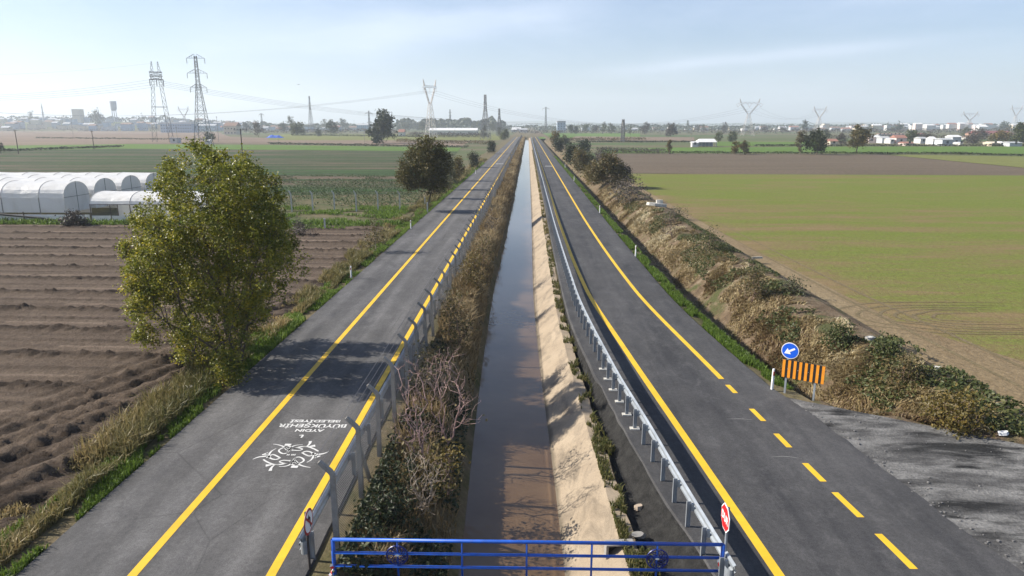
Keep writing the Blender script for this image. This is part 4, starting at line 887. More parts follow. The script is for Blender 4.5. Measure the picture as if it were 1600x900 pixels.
# ------------------------------------------------------------------ greenhouses
def tunnel(x0, x1, yc, w, eave, top, label, open_side=False, bays=4.0, mat='plastic'):
    o = empty('greenhouse', (x1, yc, 0), label=label, cat='greenhouse', group='white plastic greenhouses beyond the ploughed field')
    n = 14; a = np.linspace(0, math.pi, n); xs = np.arange(x0, x1+.01, bays/2)-x1; xs[-1] = 0; V = []
    for k, x in enumerate(xs):
        sag = -.06 if k % 2 else 0.0
        for t in a: V.append((x, w/2*math.cos(t)*(1+sag*.3), eave+(top-eave)*(math.sin(t)**.85)+sag))
    V = np.array(V); i = np.arange(len(xs)-1)[:, None]; j = np.arange(n-1)[None]; q = np.stack([i*n+j, i*n+j+1, (i+1)*n+j+1, (i+1)*n+j], -1).reshape(-1, 4)
    npmesh('film_roof', V, [q], M[mat], o, smooth=False)
    ew = MB(); P = [(.0, w/2*math.cos(t), eave+(top-eave)*(math.sin(t)**.85)) for t in a]; ew.prism(P, (-.02, 0, 0)); ew.build('end_wall', M[mat], o)
    if not open_side:
        sw = MB(); sw.box(x0-x1, -.02, -w/2-.012, -w/2, .55, eave-.01); sw.build('side_wall', M[mat], o); MB().box(x0-x1, -.02, w/2, w/2+.012, 0, eave-.01).build('side_wall', M[mat], o)
        MB().box(.0, .012, -w/2, w/2, .5, eave-.02).build('end_skirt', M[mat], o)
    else:
        MB().box(x0-x1, 0, w/2, w/2+.012, 0, eave-.01).build('side_wall', M[mat], o); MB().box(x0-x1, 0, -w/2-.012, -w/2, .05, .75).build('skirt', M[mat], o)
        MB().box(x0-x1, 0, -w/2-.03, -w/2+.03, eave-.06, eave).build('eave_rail', M['wood'], o)
    for x in xs[::2 if not open_side else 1]:
        for y in (-w/2-.03, w/2): MB().tube([(x, y, 0), (x, y, eave)], .045, 5).build('frame_post', M['pipe' if not open_side else 'wood'], o)
    
    for z0, z1, y0, y1 in ((eave*.2, top-.03, 0, 0), (eave, eave, -w/2, w/2)): MB().tube([(.03, y0, z0), (.03, y1, z1)], .025, 5).build('end_bar', M['pipe'], o)
    for x in xs[::2]: MB().tube([(x, (w/2+.02)*math.cos(t), eave+(top-eave+.02)*(math.sin(t)**.85)) for t in a], .022, 4).build('hoop', M['concrete_light'], o)
    return o
for k, lb in enumerate(('nearest large white tunnel greenhouse with rolled dark net', 'second large white tunnel greenhouse from the ploughed field', 'third large white tunnel greenhouse from the ploughed field', 'rearmost large white tunnel greenhouse by the crop rows')):
    tunnel(-100, -51+.45*k, 77.4+4.75*k, 4.6, 2.2, 3.85, lb, bays=4.2)
tunnel(-45.6, -30, 73.5, 4.8, 1.95, 3.1, 'small open sided white greenhouse behind the leafy tree', True, 4.2)
def netroll():
    mb = MB(); mb.tube([(-100, 71.2, .95)]+[(x, 71.2+.1*math.sin(x), .92+.1*math.sin(x*.5)) for x in np.arange(-96, -54, 2.5)]+[(-51.0, 71.0, .5), (-48.8, 71.1, .1)], .11, 6); mb.build('net_roll', M['black'], label='dark rolled netting sagging along the greenhouse front', cat='netting')
    o = empty('plastic_screen', (-75, 71.4, 0), label='low white plastic screen on dark posts before the large greenhouses', cat='screen')
    MB().box(-25, 29, -.01, .01, 0, .82).build('sheet', M['plastic'], o)
    for k in range(12): MB().tube([(-24+k*4.6, -.06, -.1), (-24+k*4.6, -.06, 1.1)], .06, 5).build('post', M['wood'], o)
netroll()

# ------------------------------------------------------------------ pylons
def lattice(mb, a, b, wa, wb, n, r, ra=None):
    """square lattice mast from a to b (points), half widths wa, wb"""
    a, b = np.array(a, float), np.array(b, float); ax = (b-a)/np.linalg.norm(b-a); u = np.array([1.0, 0, 0]); u = u-ax*(u@ax); u /= np.linalg.norm(u); v = np.cross(ax, u)
    def cor(t):
        c = a+(b-a)*t; w = wa+(wb-wa)*t; return [c+(sx*u+sy*v)*w for sx, sy in ((1, 1), (-1, 1), (-1, -1), (1, -1))]
    A, B = cor(0), cor(1)
    for p, q in zip(A, B): mb.tube([p, q], ra or r*1.4, 4)
    t = 0.0
    ws = [0.0]
    for k in range(n): ws.append(ws[-1]+(wa+(wb-wa)*(k+.5)/n)+.3)
    ts = np.array(ws)/ws[-1]
    for k in range(n):
        C, D = cor(ts[k]), cor(ts[k+1])
        for i in range(4):
            j = (i+1) % 4; mb.tube([C[i], D[j]], r, 3); mb.tube([C[j], D[i]], r, 3)
            if k and k % 2 == 0: mb.tube([C[i], C[j]], r, 3)
def insul(mb, p, ln=2.2, r=.14): mb.tube([p, (p[0], p[1], p[2]-ln)], r, 5)
def pylon_cross(name, loc, H, base, arms, label, rz=0.0, r=.07, n=9):
    o = empty(name, loc, rz, label=label, cat='pylon'); mb = MB(); lattice(mb, (0, 0, 0), (0, 0, H*.70), base, .75, n, r, r*1.9); lattice(mb, (0, 0, H*.70), (0, 0, H), .75, .5, 6, r)
    mb.build('tower', M['steel'], o); ins = MB()
    for zf, hw in arms:
        ab = MB(); zz = H*zf
        for s in (-1, 1):
            tip = np.array([s*hw, 0, zz-.15])
            for y in (-.6, .6): ab.tube([(s*.55, y, zz), tip], r, 4); ab.tube([(s*.55, y, zz+1.7), tip], r, 4)
            for t in (.3, .6): ab.tube([(s*(.55+(hw-.55)*t), 0, zz), (s*(.55+(hw-.55)*t), 0, zz+1.7*(1-t))], r*.8, 3)
            insul(ins, tip)
        ab.build('crossarm', M['steel'], o)
    ins.build('insulator', M['concrete_light'], o); return o
def pylon_delta(name, loc, H, base, beam, label, rz=0.0, r=.08, vee=True, sm='steel_pale'):
    o = empty(name, loc, rz, label=label, cat='pylon'); mb = MB(); zw = H*.58; zb = H*.86; hw = beam*.36
    lattice(mb, (0, 0, 0), (0, 0, zw), base, 1.1, 8, r, r*1.9); mb.build('body', M[sm], o)
    for s in (-1, 1):
        f = MB(); lattice(f, (s*.6, 0, zw), (s*hw, 0, zb), .42, .45, 6, r); f.build('fork_arm', M[sm], o)
        h = MB(); lattice(h, (s*hw, 0, zb+.8), (s*(hw+1.2), 0, H), .5, .12, 3, r); h.build('peak', M[sm], o)
    b = MB(); lattice(b, (-beam/2, 0, zb), (beam/2, 0, zb), .5, .5, 12, r) if False else None
    m = MB()
    for y in (-.6, .6):
        for zz in (zb, zb+1.4): m.tube([(-beam/2 if zz == zb else -hw-.5, y, zz), (beam/2 if zz == zb else hw+.5, y, zz)], r*1.3, 4)
        for s in (-1, 1): m.tube([(s*(hw+.5), y, zb+1.4), (s*beam/2, y, zb)], r, 4)
    xs = np.linspace(-hw, hw, 9)
    for k in range(8):
        for y in (-.6, .6): m.tube([(xs[k], y, zb if k % 2 else zb+1.4), (xs[k+1], y, zb+1.4 if k % 2 else zb)], r, 3)
    m.build('beam', M[sm], o); ins = MB()
    for x in (-beam/2+.6, 0, beam/2-.6):
        if vee:
            ins.tube([(x-1.9, 0, zb), (x, 0, zb-3)], .12, 5); ins.tube([(x+1.9, 0, zb), (x, 0, zb-3)], .12, 5)
        else: ins.tube([(x, 0, zb), (x, 0, zb-3.2)], .14, 5)
    ins.build('insulator', M[sm], o); return o
def ptop(px, pytop, Y): p = AT(px, pytop, Y); return (p[0], Y, 0.0), p[2]
PY = {}
loc, H = ptop(241, 96, 420)
def big_edge_pylon():
    o = empty('pylon', loc, math.radians(28), label='tall two legged lattice pylon beside the three armed pylon at left', cat='pylon'); r = .07
    for s in (-1, 1):
        lg = MB(); lattice(lg, (s*4.6, 0, 0), (s*1.9, 0, H*.80), 1.3, .8, 10, r, r*1.7); lg.build('leg', M['steel'], o)
        pk = MB(); lattice(pk, (s*2.0, 0, H*.86), (s*1.6, 0, H), .9, .15, 3, r); pk.build('peak', M['steel'], o)
    MB().bar((-4, 0, H*.44), (4, 0, H*.44), .35).build('tie_beam', M['steel'], o)
    bd = MB(); lattice(bd, (0, 0, H*.78), (0, 0, H*.87), 2.8, 3.3, 3, r, r*1.5)
    for zz in (.78, .82, .87):
        for a_, b_ in (((-3.3, -3.3), (3.3, -3.3)), ((-3.3, 3.3), (3.3, 3.3)), ((-3.3, -3.3), (-3.3, 3.3)), ((3.3, -3.3), (3.3, 3.3))): bd.bar((*a_, H*zz), (*b_, H*zz), .24)
    bd.build('head_frame', M['steel'], o)
    ins = MB(); [ins.tube([(x, y, H*.78), (x, y, H*.70)], .22, 5) for x in (-3.6, 0, 3.6) for y in (-2, 2)]; ins.build('insulator', M['wire'], o)
big_edge_pylon(); PY['A'] = (loc, H)
loc, H = ptop(305, 87, 324); pylon_cross('pylon', loc, H, 3.4, ((.66, 3.6), (.815, 4.3), (.975, 3.9)), 'steel pylon with three crossarms rising behind the leafy tree', math.radians(8), .065); PY['B'] = (loc, H)
loc, H = ptop(671, 124, 560); pylon_delta('pylon', loc, H, 3.6, 13, 'forked delta pylon behind the brown roadside tree', math.radians(40), .08, False); PY['C'] = (loc, H)
loc, H = ptop(758, 148, 500); pylon_cross('pylon', loc, H, 3.0, ((.70, 2.4), (.82, 2.6), (.95, 2.2)), 'dark narrow pylon left of the far end of the roads', math.radians(70), .085); PY['D'] = (loc, H)
loc, H = ptop(780, 170, 640); pylon_cross('pylon', loc, H, 2.4, ((.66, 2.2), (.80, 2.4), (.94, 2.0)), 'smaller dark pylon close to the vanishing left road', math.radians(70), .10)
loc, H = ptop(483, 150, 950); pylon_cross('pylon', loc, H, 3.0, ((.66, 2.0), (.8, 2.4), (.95, 1.8)), 'slim hazy pylon behind the bushes right of the blue tarp', math.radians(75), .11)
loc, H = ptop(1172, 154, 660); pylon_delta('pylon', loc, H, 5.0, 22, 'wide pale delta pylon right of the white shed', 0, .06); PY['E'] = (loc, H)
loc, H = ptop(1282, 166, 900); pylon_delta('pylon', loc, H, 4.5, 20, 'hazy delta pylon above the dark field trees', math.radians(10), .07); PY['F'] = (loc, H)
loc, H = ptop(1517, 174, 1000); pylon_delta('pylon', loc, H, 5.0, 24, 'faint delta pylon above the village roofs', 0, .07)
loc, H = ptop(1590, 164, 1250); pylon_delta('pylon', loc, H, 5.0, 22, 'faintest pylon at the right edge of the plain', 0, .08)
loc, H = ptop(286, 166, 1150); pylon_delta('pylon', loc, H, 4.2, 20, 'faint delta pylon seen between the two tall left pylons', 0, .09)
loc, H = ptop(853, 167, 1000); pylon_cross('pylon', loc, H, 1.5, ((.93, 5.0),), 'thin T shaped pylon beyond the end of the right road', math.radians(10), .11)
loc, H = ptop(703, 171, 1300); pylon_cross('pylon', loc, H, 2.0, ((.7, 2.5), (.85, 2.5)), 'faint slim pylon over the far dark woods', math.radians(30), .18)
loc, H = ptop(974, 187, 420); pylon_cross('pylon', loc, H, .8, ((.9, .8),), 'short dark mast on the tan strip beyond the right road', math.radians(60), .10, 6)
loc, H = ptop(576, 173, 850); pylon_cross('pylon', loc, H, 1.0, ((.88, 4.5),), 'pale T shaped pylon left of the big dark field tree', math.radians(20), .14)
loc, H = ptop(408, 177, 900); pylon_cross('pylon', loc, H, 1.0, ((.93, 3.0),), 'thin far pylon above the blue tarp', math.radians(20), .14)
def pole(px, pb, pt, label, arm=1.0, r=.13, kind='wood', Y=None):
    b = G(px, pb) if Y is None else np.array([AT(px, pb, Y)[0], Y, 0]); H = AT(px, pt, b[1])[2]; o = empty('utility_pole', (b[0], b[1], 0), label=label, cat='utility pole')
    MB().tube([(0, 0, -.3), (0, 0, H)], [r, r*.7], 7).build('post', M[kind], o)
    if arm:
        a = MB(); a.bar((-arm, 0, H-.35), (arm, 0, H-.35), .12)
        for x in np.linspace(-arm*.92, arm*.92, 5 if arm > 1.2 else 3): a.tube([(x, 0, H-.35), (x, 0, H-.02)], .06, 5)
        a.build('crossarm', M['wire'], o)
    return (b[0], b[1], H)
p1 = pole(380, 252.5, 201, 'dark utility pole with a broad crossarm behind the leafy tree', 1.9, .17)
p2 = pole(29, 240, 203, 'leaning wooden pole at the far left field edge', .5, .16); p3 = pole(147, 233, 204, 'wooden pole on the grass strip right of the left edge pole', .5, .16)
for px, pb, pt, lb in ((115, 216, 181, 'thin pole before the left town'), (278, 226, 198, 'thin pole beside the small white hut'), (342, 222, 182, 'tall thin pole left of the cream house'), (435, 224, 205, 'thin dark pole in front of the blue tarp'),
                       (570, 223, 203, 'thin pole left of the big dark field tree'), (529, 214, 190, 'pale pole between the round bushes'), (637, 213, 199, 'white pole beside the red roofed cottage'), (711, 215, 196, 'white pole before the long white greenhouse'),
                       (554, 207, 188, 'grey pole before the hazy blue house'), (1079, 231, 208, 'thin pole left of the white shed')):
    pole(px, pb, pt, lb, .35, .13, 'concrete')

# ------------------------------------------------------------------ overhead wires
WIRES = 'overhead power lines across the plain'
def wire(a, b, sag, label, r=.045):
    a, b = np.array(a, float), np.array(b, float); t = np.linspace(0, 1, 28)[:, None]; P = a+(b-a)*t; P[:, 2] -= (4*sag*t*(1-t))[:, 0]
    MB().tube(P, r, 4).build('power_line', M['wire'], label=label, cat='power line', group=WIRES)
A, B_, C_, D_, E_, F_ = (np.array([*PY[k][0][:2], PY[k][1]]) for k in 'ABCDEF')
def dz(p, z, dx=0, dy=0): return (p[0]+dx, p[1]+dy, p[2]+z)
off = lambda px, py, Y: AT(px, py, Y)
for k in range(4):
    wire(off(-260, 146+k*1.6, 400), dz(A, -10-1.3*k, (k-1.5)*1.5), 5, ('uppermost', 'second', 'third', 'lowest')[k]+' of four cables from the left frame edge to the two legged pylon', .06)
    wire(dz(A, -10-1.3*k, (k-1.5)*1.5), off(720, 187+k*.9, 640), 4, ('uppermost', 'second', 'third', 'lowest')[k]+' of four cables falling from the two legged pylon across the plain', .06)
wire(off(-260, 112, 400), dz(A, -1, -1.5), 4, 'thin earth wire from the left frame edge to the two legged pylon top', .03)
for k, x in enumerate((-6, 0, 6)):
    wire(off(-300, 140, 700), dz(C_, -9, x), 22, 'long cable from the left frame edge to the '+('left tip', 'middle', 'right tip')[k]+' of the forked pylon', .055)
    wire(dz(C_, -9, x), dz(E_, -9, x*1.5), 19, 'cable sagging over both roads from the '+('left tip', 'middle', 'right tip')[k]+' of the forked pylon', .055)
    wire(dz(E_, -8, x*1.5), dz(F_, -8, x), 9, 'cable from the '+('left tip', 'middle', 'right tip')[k]+' of the wide pale pylon to the hazy delta pylon', .05)
wire(off(560, 176, 330), off(1020, 194.5, 420), 2, 'thin straight line crossing above the far end of the roads', .035)
wire(p1, off(760, 200, 320), 3, 'low line from the broad crossarm pole towards the left road', .018)
wire(p2, p3, 1.5, 'low line between the two wooden poles at left', .02)

# ------------------------------------------------------------------ bird, debris
def bird():
    p = AT(466, 132, 160); mb = MB(); mb.add([(0, -.25, 0), (0, .3, 0), (-.55, .05, .16), (.55, .05, .16), (0, 0, -.06)], [(0, 4, 2), (4, 1, 2), (0, 3, 4), (4, 3, 1), (0, 2, 1), (0, 1, 3)]); mb.build('bird', M['black'], label='small dark bird gliding in the left sky', cat='bird').location = p
bird()
def slab(name, px, py, zz, dims, rz, label, cat, mat='concrete_light', seed=1):
    rng = np.random.default_rng(seed); p = G(px, py, zz); mb = MB(); w, d, h = dims
    poly = [(w*math.cos(t)*(.8+.35*rng.random())/2, d*math.sin(t)*(.8+.35*rng.random())/2, 0) for t in np.linspace(0, 2*math.pi, 10)[:-1]]
    mb.prism(poly, (rng.normal()*.05, rng.normal()*.05, h)); o = mb.build(name, M[mat], label=label, cat=cat); o.location = p; o.rotation_euler = (rng.normal()*.08, rng.normal()*.08, rz); return o
slab('concrete_slab', 1027, 322, .35, (2.9, 1.3, .35), .3, 'broken pale concrete slab lying on the wheat bank', 'rubble', seed=3); slab('concrete_block', 1030, 318, .6, (1.1, .7, .45), .6, 'pale concrete lump on top of the broken slab', 'rubble', seed=5)
slab('concrete_block', 1184, 404, .34, (.8, .28, .14), .1, 'white rubble piece halfway along the bank', 'rubble', 'concrete_light', 7); slab('concrete_block', 1467, 580, .3, (.32, .24, .16), .1, 'white stone on the bank crest near the junction', 'rubble', 'concrete_light', 9)
slab('concrete_block', 1568, 679, .05, (.35, .2, .1), .1, 'white scrap lying where the bank meets the side road', 'rubble', 'white', 10); slab('concrete_block', 1360, 533, .35, (.5, .3, .2), .3, 'grey white rag of rubble among green brambles', 'rubble', 'concrete_light', 12)
slab('stone', 1000, 838, -.42, (.34, .22, .12), .3, 'grey stone on the canal crest just behind the gate', 'stone', 'concrete', 14); slab('stone', 997, 796, -.5, (.26, .2, .12), .9, 'pinkish stone at the lower end of the canal crest weeds', 'stone', 'twig_pale', 16)
def drain():
    p = G(968, 853, -.40); o = empty('drain_outlet', p, .1, label='small concrete drain outlet with a dark mouth beside the gate', cat='drain'); MB().box(-.36, .36, -.12, .14, .06, .10).build('cover_slab', M['concrete'], o)
    for x in (-.33, .33): MB().box(x-.03, x+.03, -.10, .14, -.3, .058).build('side_wall', M['concrete'], o)
    MB().box(-.29, .29, .09, .13, -.3, .057).build('back_wall', M['black'], o)
drain()
slab('plastic_bag', 295, 611, .1, (.4, .3, .2), .3, 'pale blue green plastic bag under the leafy tree', 'litter', 'concrete_light', 20)

# ------------------------------------------------------------------ trees and shrubs close by
def main_tree():
    base = G(366, 578); b = base
    src = [(270, 305, 1.05), (265, 275, .6), (318, 268, 1.0), (345, 300, 1.3), (312, 250, .55), (385, 290, 1.1), (392, 262, .55), (432, 312, 1.0), (228, 362, 1.2), (300, 370, 1.55), (370, 380, 1.6), (440, 392, 1.25), (466, 412, .8), (196, 405, .85), (180, 400, .5),
           (250, 440, 1.35), (330, 450, 1.55), (405, 450, 1.3), (445, 440, .8), (222, 505, 1.0), (205, 528, .5), (290, 520, 1.2), (350, 530, .9), (412, 492, .8), (300, 578, .65), (325, 600, .5), (285, 555, .6)]
    src = [(x+(8 if x < 260 else 0), y, r*.86) for x, y, r in src]
    src += [(283, 250, .38), (312, 240, .36), (335, 243, .36), (362, 256, .36), (390, 250, .36), (414, 272, .36), (444, 288, .34), (262, 268, .4), (245, 300, .4), (222, 425, .9), (215, 465, .9), (262, 400, 1.2), (360, 335, 1.3), (420, 355, 1.1), (375, 500, .9), (330, 560, .6)]
    rng = np.random.default_rng(3); lob = []
    for x, y, r in src:
        dys = [rng.normal()*.7+.3] + ([2.4+rng.random()*1.2, -1.4-rng.random()*.8] if r >= .9 else [])
        for dy in dys:
            p = AT(x, y, b[1]+dy); k = 1 if dy == dys[0] else .85; lob.append(((p[0]-b[0])*.93-.05, dy, max(p[2], .5), r*k*.80, r*k*.85, r*1.35*k))
    plant('leafy_tree', b, 9.0, 4, M['leaf_main'], M['bark'], 'large yellow green bushy tree at the left road edge', 'tree', seed=21, n_t=2700, n_l=92000, leaf=.10, spread=.12, lobes=lob, stems=9, rtip=.006, rmax=.12, tint_top=.15, flat=.25, aspect=.7)
main_tree()
b = G(667, 331); plant('broad_tree', b, AT(667, 220, b[1])[2], 3.5, M['leaf_brown'], M['bark'], 'dark brown olive tree with a single trunk left of the road', 'tree', seed=5, n_t=620, n_l=15000, leaf=.22, spread=.26, z0=1.9, stems=1, rmax=.24,
      lobes=[(-2.0, 0, 4.2, 1.3, 1.6, 1.6), (-1.2, .6, 6.2, 1.8, 1.8, 1.6), (.6, -.4, 6.9, 1.7, 1.8, 1.5), (1.6, .2, 5.6, 1.4, 1.6, 1.7), (1.3, .4, 3.6, 1.2, 1.5, 1.3), (-.4, -.8, 4.4, 2.0, 1.8, 1.9), (-1.8, .4, 3.0, 1.0, 1.2, .9), (.3, .6, 2.9, 1.2, 1.2, .9), (-.2, 0, 8.0, .8, .8, .7), (-2.3, 0, 5.3, .7, .9, .8)])
def shrub(px, py, pt, wpx, lm, label, bm='twig', seed=1, n_l=2500, leaf=.14, n_t=160, stems=6, z=0, name='shrub', cat='shrub', spread=.2, pointy=0, group=None, parts=('stems', 'foliage')):
    b = G(px, py, z); H = AT(px, pt, b[1])[2]-z; R = wpx/2*b[1]/1110
    return plant(name, b, H, R, M[lm], M[bm], label, cat, group, seed, n_t, n_l, leaf, spread, H*.08, stems=stems, rtip=.0045, rmax=.035, pointy=pointy, parts=parts)
shrub(684, 311, 252, 30, 'leaf_green', 'green bush right behind the brown tree at the roadside', seed=31, leaf=.2, spread=.3)
shrub(701, 297, 243, 26, 'leaf_pale', 'grey green tall bush second behind the brown tree', seed=32, leaf=.22, spread=.35)
shrub(716, 283, 248, 18, 'leaf_ochre', 'yellowish bush on the left verge beyond the brown tree', seed=33, leaf=.22, spread=.35)
shrub(739, 262, 238, 16, 'leaf_pale', 'pale bush further along the left verge', seed=34, leaf=.3, spread=.4)
shrub(768, 240, 221, 13, 'leaf_dark', 'dark round shrub where the left road narrows', seed=35, leaf=.3, spread=.4)
shrub(789, 219, 203, 15, 'leaf_green', 'small green tree at the far end of the left road', seed=36, leaf=.5, spread=.5)
shrub(585, 395, 340, 40, 'leaf_bank', 'brush heap in the rough plot before the brown tree', 'twig_pale', 37, 700, .15)
shrub(120, 354, 338, 44, 'leaf_grey', 'low grey shrub at the corner of the greenhouses', seed=38, leaf=.2, n_l=1600)
shrub(470, 368, 346, 40, 'leaf_grey', 'low dry brush beside the brown field corner', 'twig_pale', 39, 900)
shrub(360, 600, 555, 60, 'leaf_main', 'yellow leafy sprouts at the foot of the big tree', seed=40, n_l=1600, leaf=.12)
# shrubs of the inner bank
inner = [(655, 735, 555, 100, 'leaf_bank', 'large bare reddish shrub on the near canal bank', 'twig_red', 51, 0, 420, 12), (700, 690, 540, 120, 'leaf_bank', 'bare pinkish shrub spreading over the canal', 'twig_red', 52, 60, 380, 9), (665, 800, 700, 110, 'leaf_bank', 'bare tangled brush just behind the gate', 'twig_pale', 53, 120, 300, 9),
         (606, 830, 770, 76, 'leaf_dark', 'dark leafy bush behind the blue gate', 'twig', 54, 750, 160, 6), (700, 770, 690, 70, 'leaf_ochre', 'yellowing small bush at the water side', 'twig', 55, 420, 140, 5), (668, 640, 545, 64, 'leaf_bank', 'tawny shrub beside the fence posts', 'twig_pale', 56, 500, 300, 7),
         (712, 560, 452, 60, 'leaf_bank', 'olive brown shrub on the shaded canal bank', 'twig', 57, 1200, 260, 6), (738, 470, 400, 44, 'leaf_ochre', 'yellow green shrub leaning to the canal', 'twig', 58, 1300, 200, 5), (752, 428, 370, 40, 'leaf_bank', 'olive shrub between fence and canal', 'twig', 59, 1000, 180, 5), (768, 372, 330, 30, 'leaf_grey', 'grey dry shrub far along the canal bank', 'twig_pale', 60, 500, 160, 5)]
for px, py, pt, w, lm, lb, bm, sd_, nl, nt_, st in inner:
    shrub(px, py, pt, w, lm, lb, bm, sd_, nl, .11, nt_, st, z=-.35)
# bushes of the right bank
right = [(985, 318, 286, 70, 'leaf_grey', 'bare grey thicket beside the concrete slab', 'twig_pale', 71, 900, 500, 12, -.2), (950, 296, 243, 56, 'leaf_bank', 'large olive bush with a red tinge on the right bank', 'twig', 72, 5200, 420, 9, -.2), (928, 290, 262, 44, 'leaf_ochre', 'yellowish bush in front of the large olive bush', 'twig', 73, 2600, 220, 7, -.4),
         (975, 292, 262, 34, 'leaf_grey', 'reddish brown low bush by the wheat corner', 'twig_red', 74, 1500, 220, 7, 0), (903, 272, 234, 34, 'leaf_bank', 'brown green bush next to the right road', 'twig', 75, 2600, 240, 6, -.2), (915, 262, 240, 30, 'leaf_pale', 'paler bush behind the brown green roadside bush', 'twig', 76, 1800, 200, 6, 0), (893, 258, 228, 24, 'leaf_dark', 'dark bush at the right verge', 'twig', 77, 1800, 200, 5, 0),
         (912, 240, 221, 20, 'leaf_dark', 'round dark bush beyond the tan hollow', 'twig', 78, 1500, 150, 5, 0), (873, 238, 219, 12, 'leaf_dark', 'slim dark bush standing at the right kerb', 'twig', 79, 1200, 120, 4, 0), (868, 227, 207, 15, 'leaf_ochre', 'yellow green tree near the end of the right road', 'twig', 80, 1300, 120, 3, 0), (881, 226, 215, 14, 'leaf_pale', 'pale round bush right of the yellow green tree', 'twig', 81, 1000, 100, 4, 0),
         (940, 262, 240, 40, 'leaf_grey', 'purplish bare thicket at the bare field corner', 'twig_red', 82, 900, 300, 10, 0)]
for px, py, pt, w, lm, lb, bm, sd_, nl, nt_, st, zz in right:
    shrub(px, py, pt, w, lm, lb, bm, sd_, nl, .11+.0016*G(px, py)[1], nt_, st, z=zz, spread=.16+.0016*G(px, py)[1])
bank = [(1308, 545, 512, 46, 'leaf_green', 'dark green bush above the striped board', 91, 1100), (1412, 605, 568, 56, 'leaf_bank', 'olive bush on the bank near the junction', 92, 900), (1385, 570, 540, 40, 'leaf_green', 'green bramble bush on the bank crest', 93, 1300), (1175, 470, 425, 50, 'leaf_bank', 'brown bush halfway along the reed bank', 94, 1100), (1240, 470, 440, 40, 'leaf_pale', 'grey green bush on the crest of the reed bank', 95, 900),
        (1110, 400, 360, 46, 'leaf_green', 'low green bush below the broken slab', 96, 1000), (1490, 668, 632, 110, 'leaf_ochre', 'orange dry grass heap beside the side road', 97, 1800), (1060, 345, 330, 46, 'leaf_pale', 'pale bush right behind the broken slab', 98, 900), (1050, 372, 330, 40, 'leaf_grey', 'bare brown thicket left of the broken slab', 99, 500)]
for px, py, pt, w, lm, lb, sd_, nl in bank: shrub(px, py, pt, w, lm, lb, 'twig', sd_, nl, .12, 160, 7, z=-.1)
for k, px in enumerate((456, 489, 523, 557, 591, 625)):
    q = G(px, 329.5); o = MB().tube([(0, 0, -.2), (0, 0, 2.0), (-.06, .0, 2.1), (-.25, 0, 2.4)], [.10, .09, .085, .07], 4).build('fence_post', M['concrete_light'], label=('first', 'second', 'third', 'fourth', 'fifth', 'sixth')[k]+' pale concrete post in the weedy plot counted from the leafy tree', cat='fence post', group='row of pale posts at the weedy plot'); o.location = q
for px, py, pt, lb in ((508, 360, 341, 'short grey stake in the rough plot'), (668, 333, 316, 'white concrete post at the foot of the brown tree'), (664, 322, 308, 'grey concrete post just behind the brown tree')):
    q = G(px, py); H = AT(px, pt, q[1])[2]; o = MB().tube([(0, 0, -.2), (0, 0, H)], .09, 4).build('stake', M['concrete_light'], label=lb, cat='fence post'); o.location = q

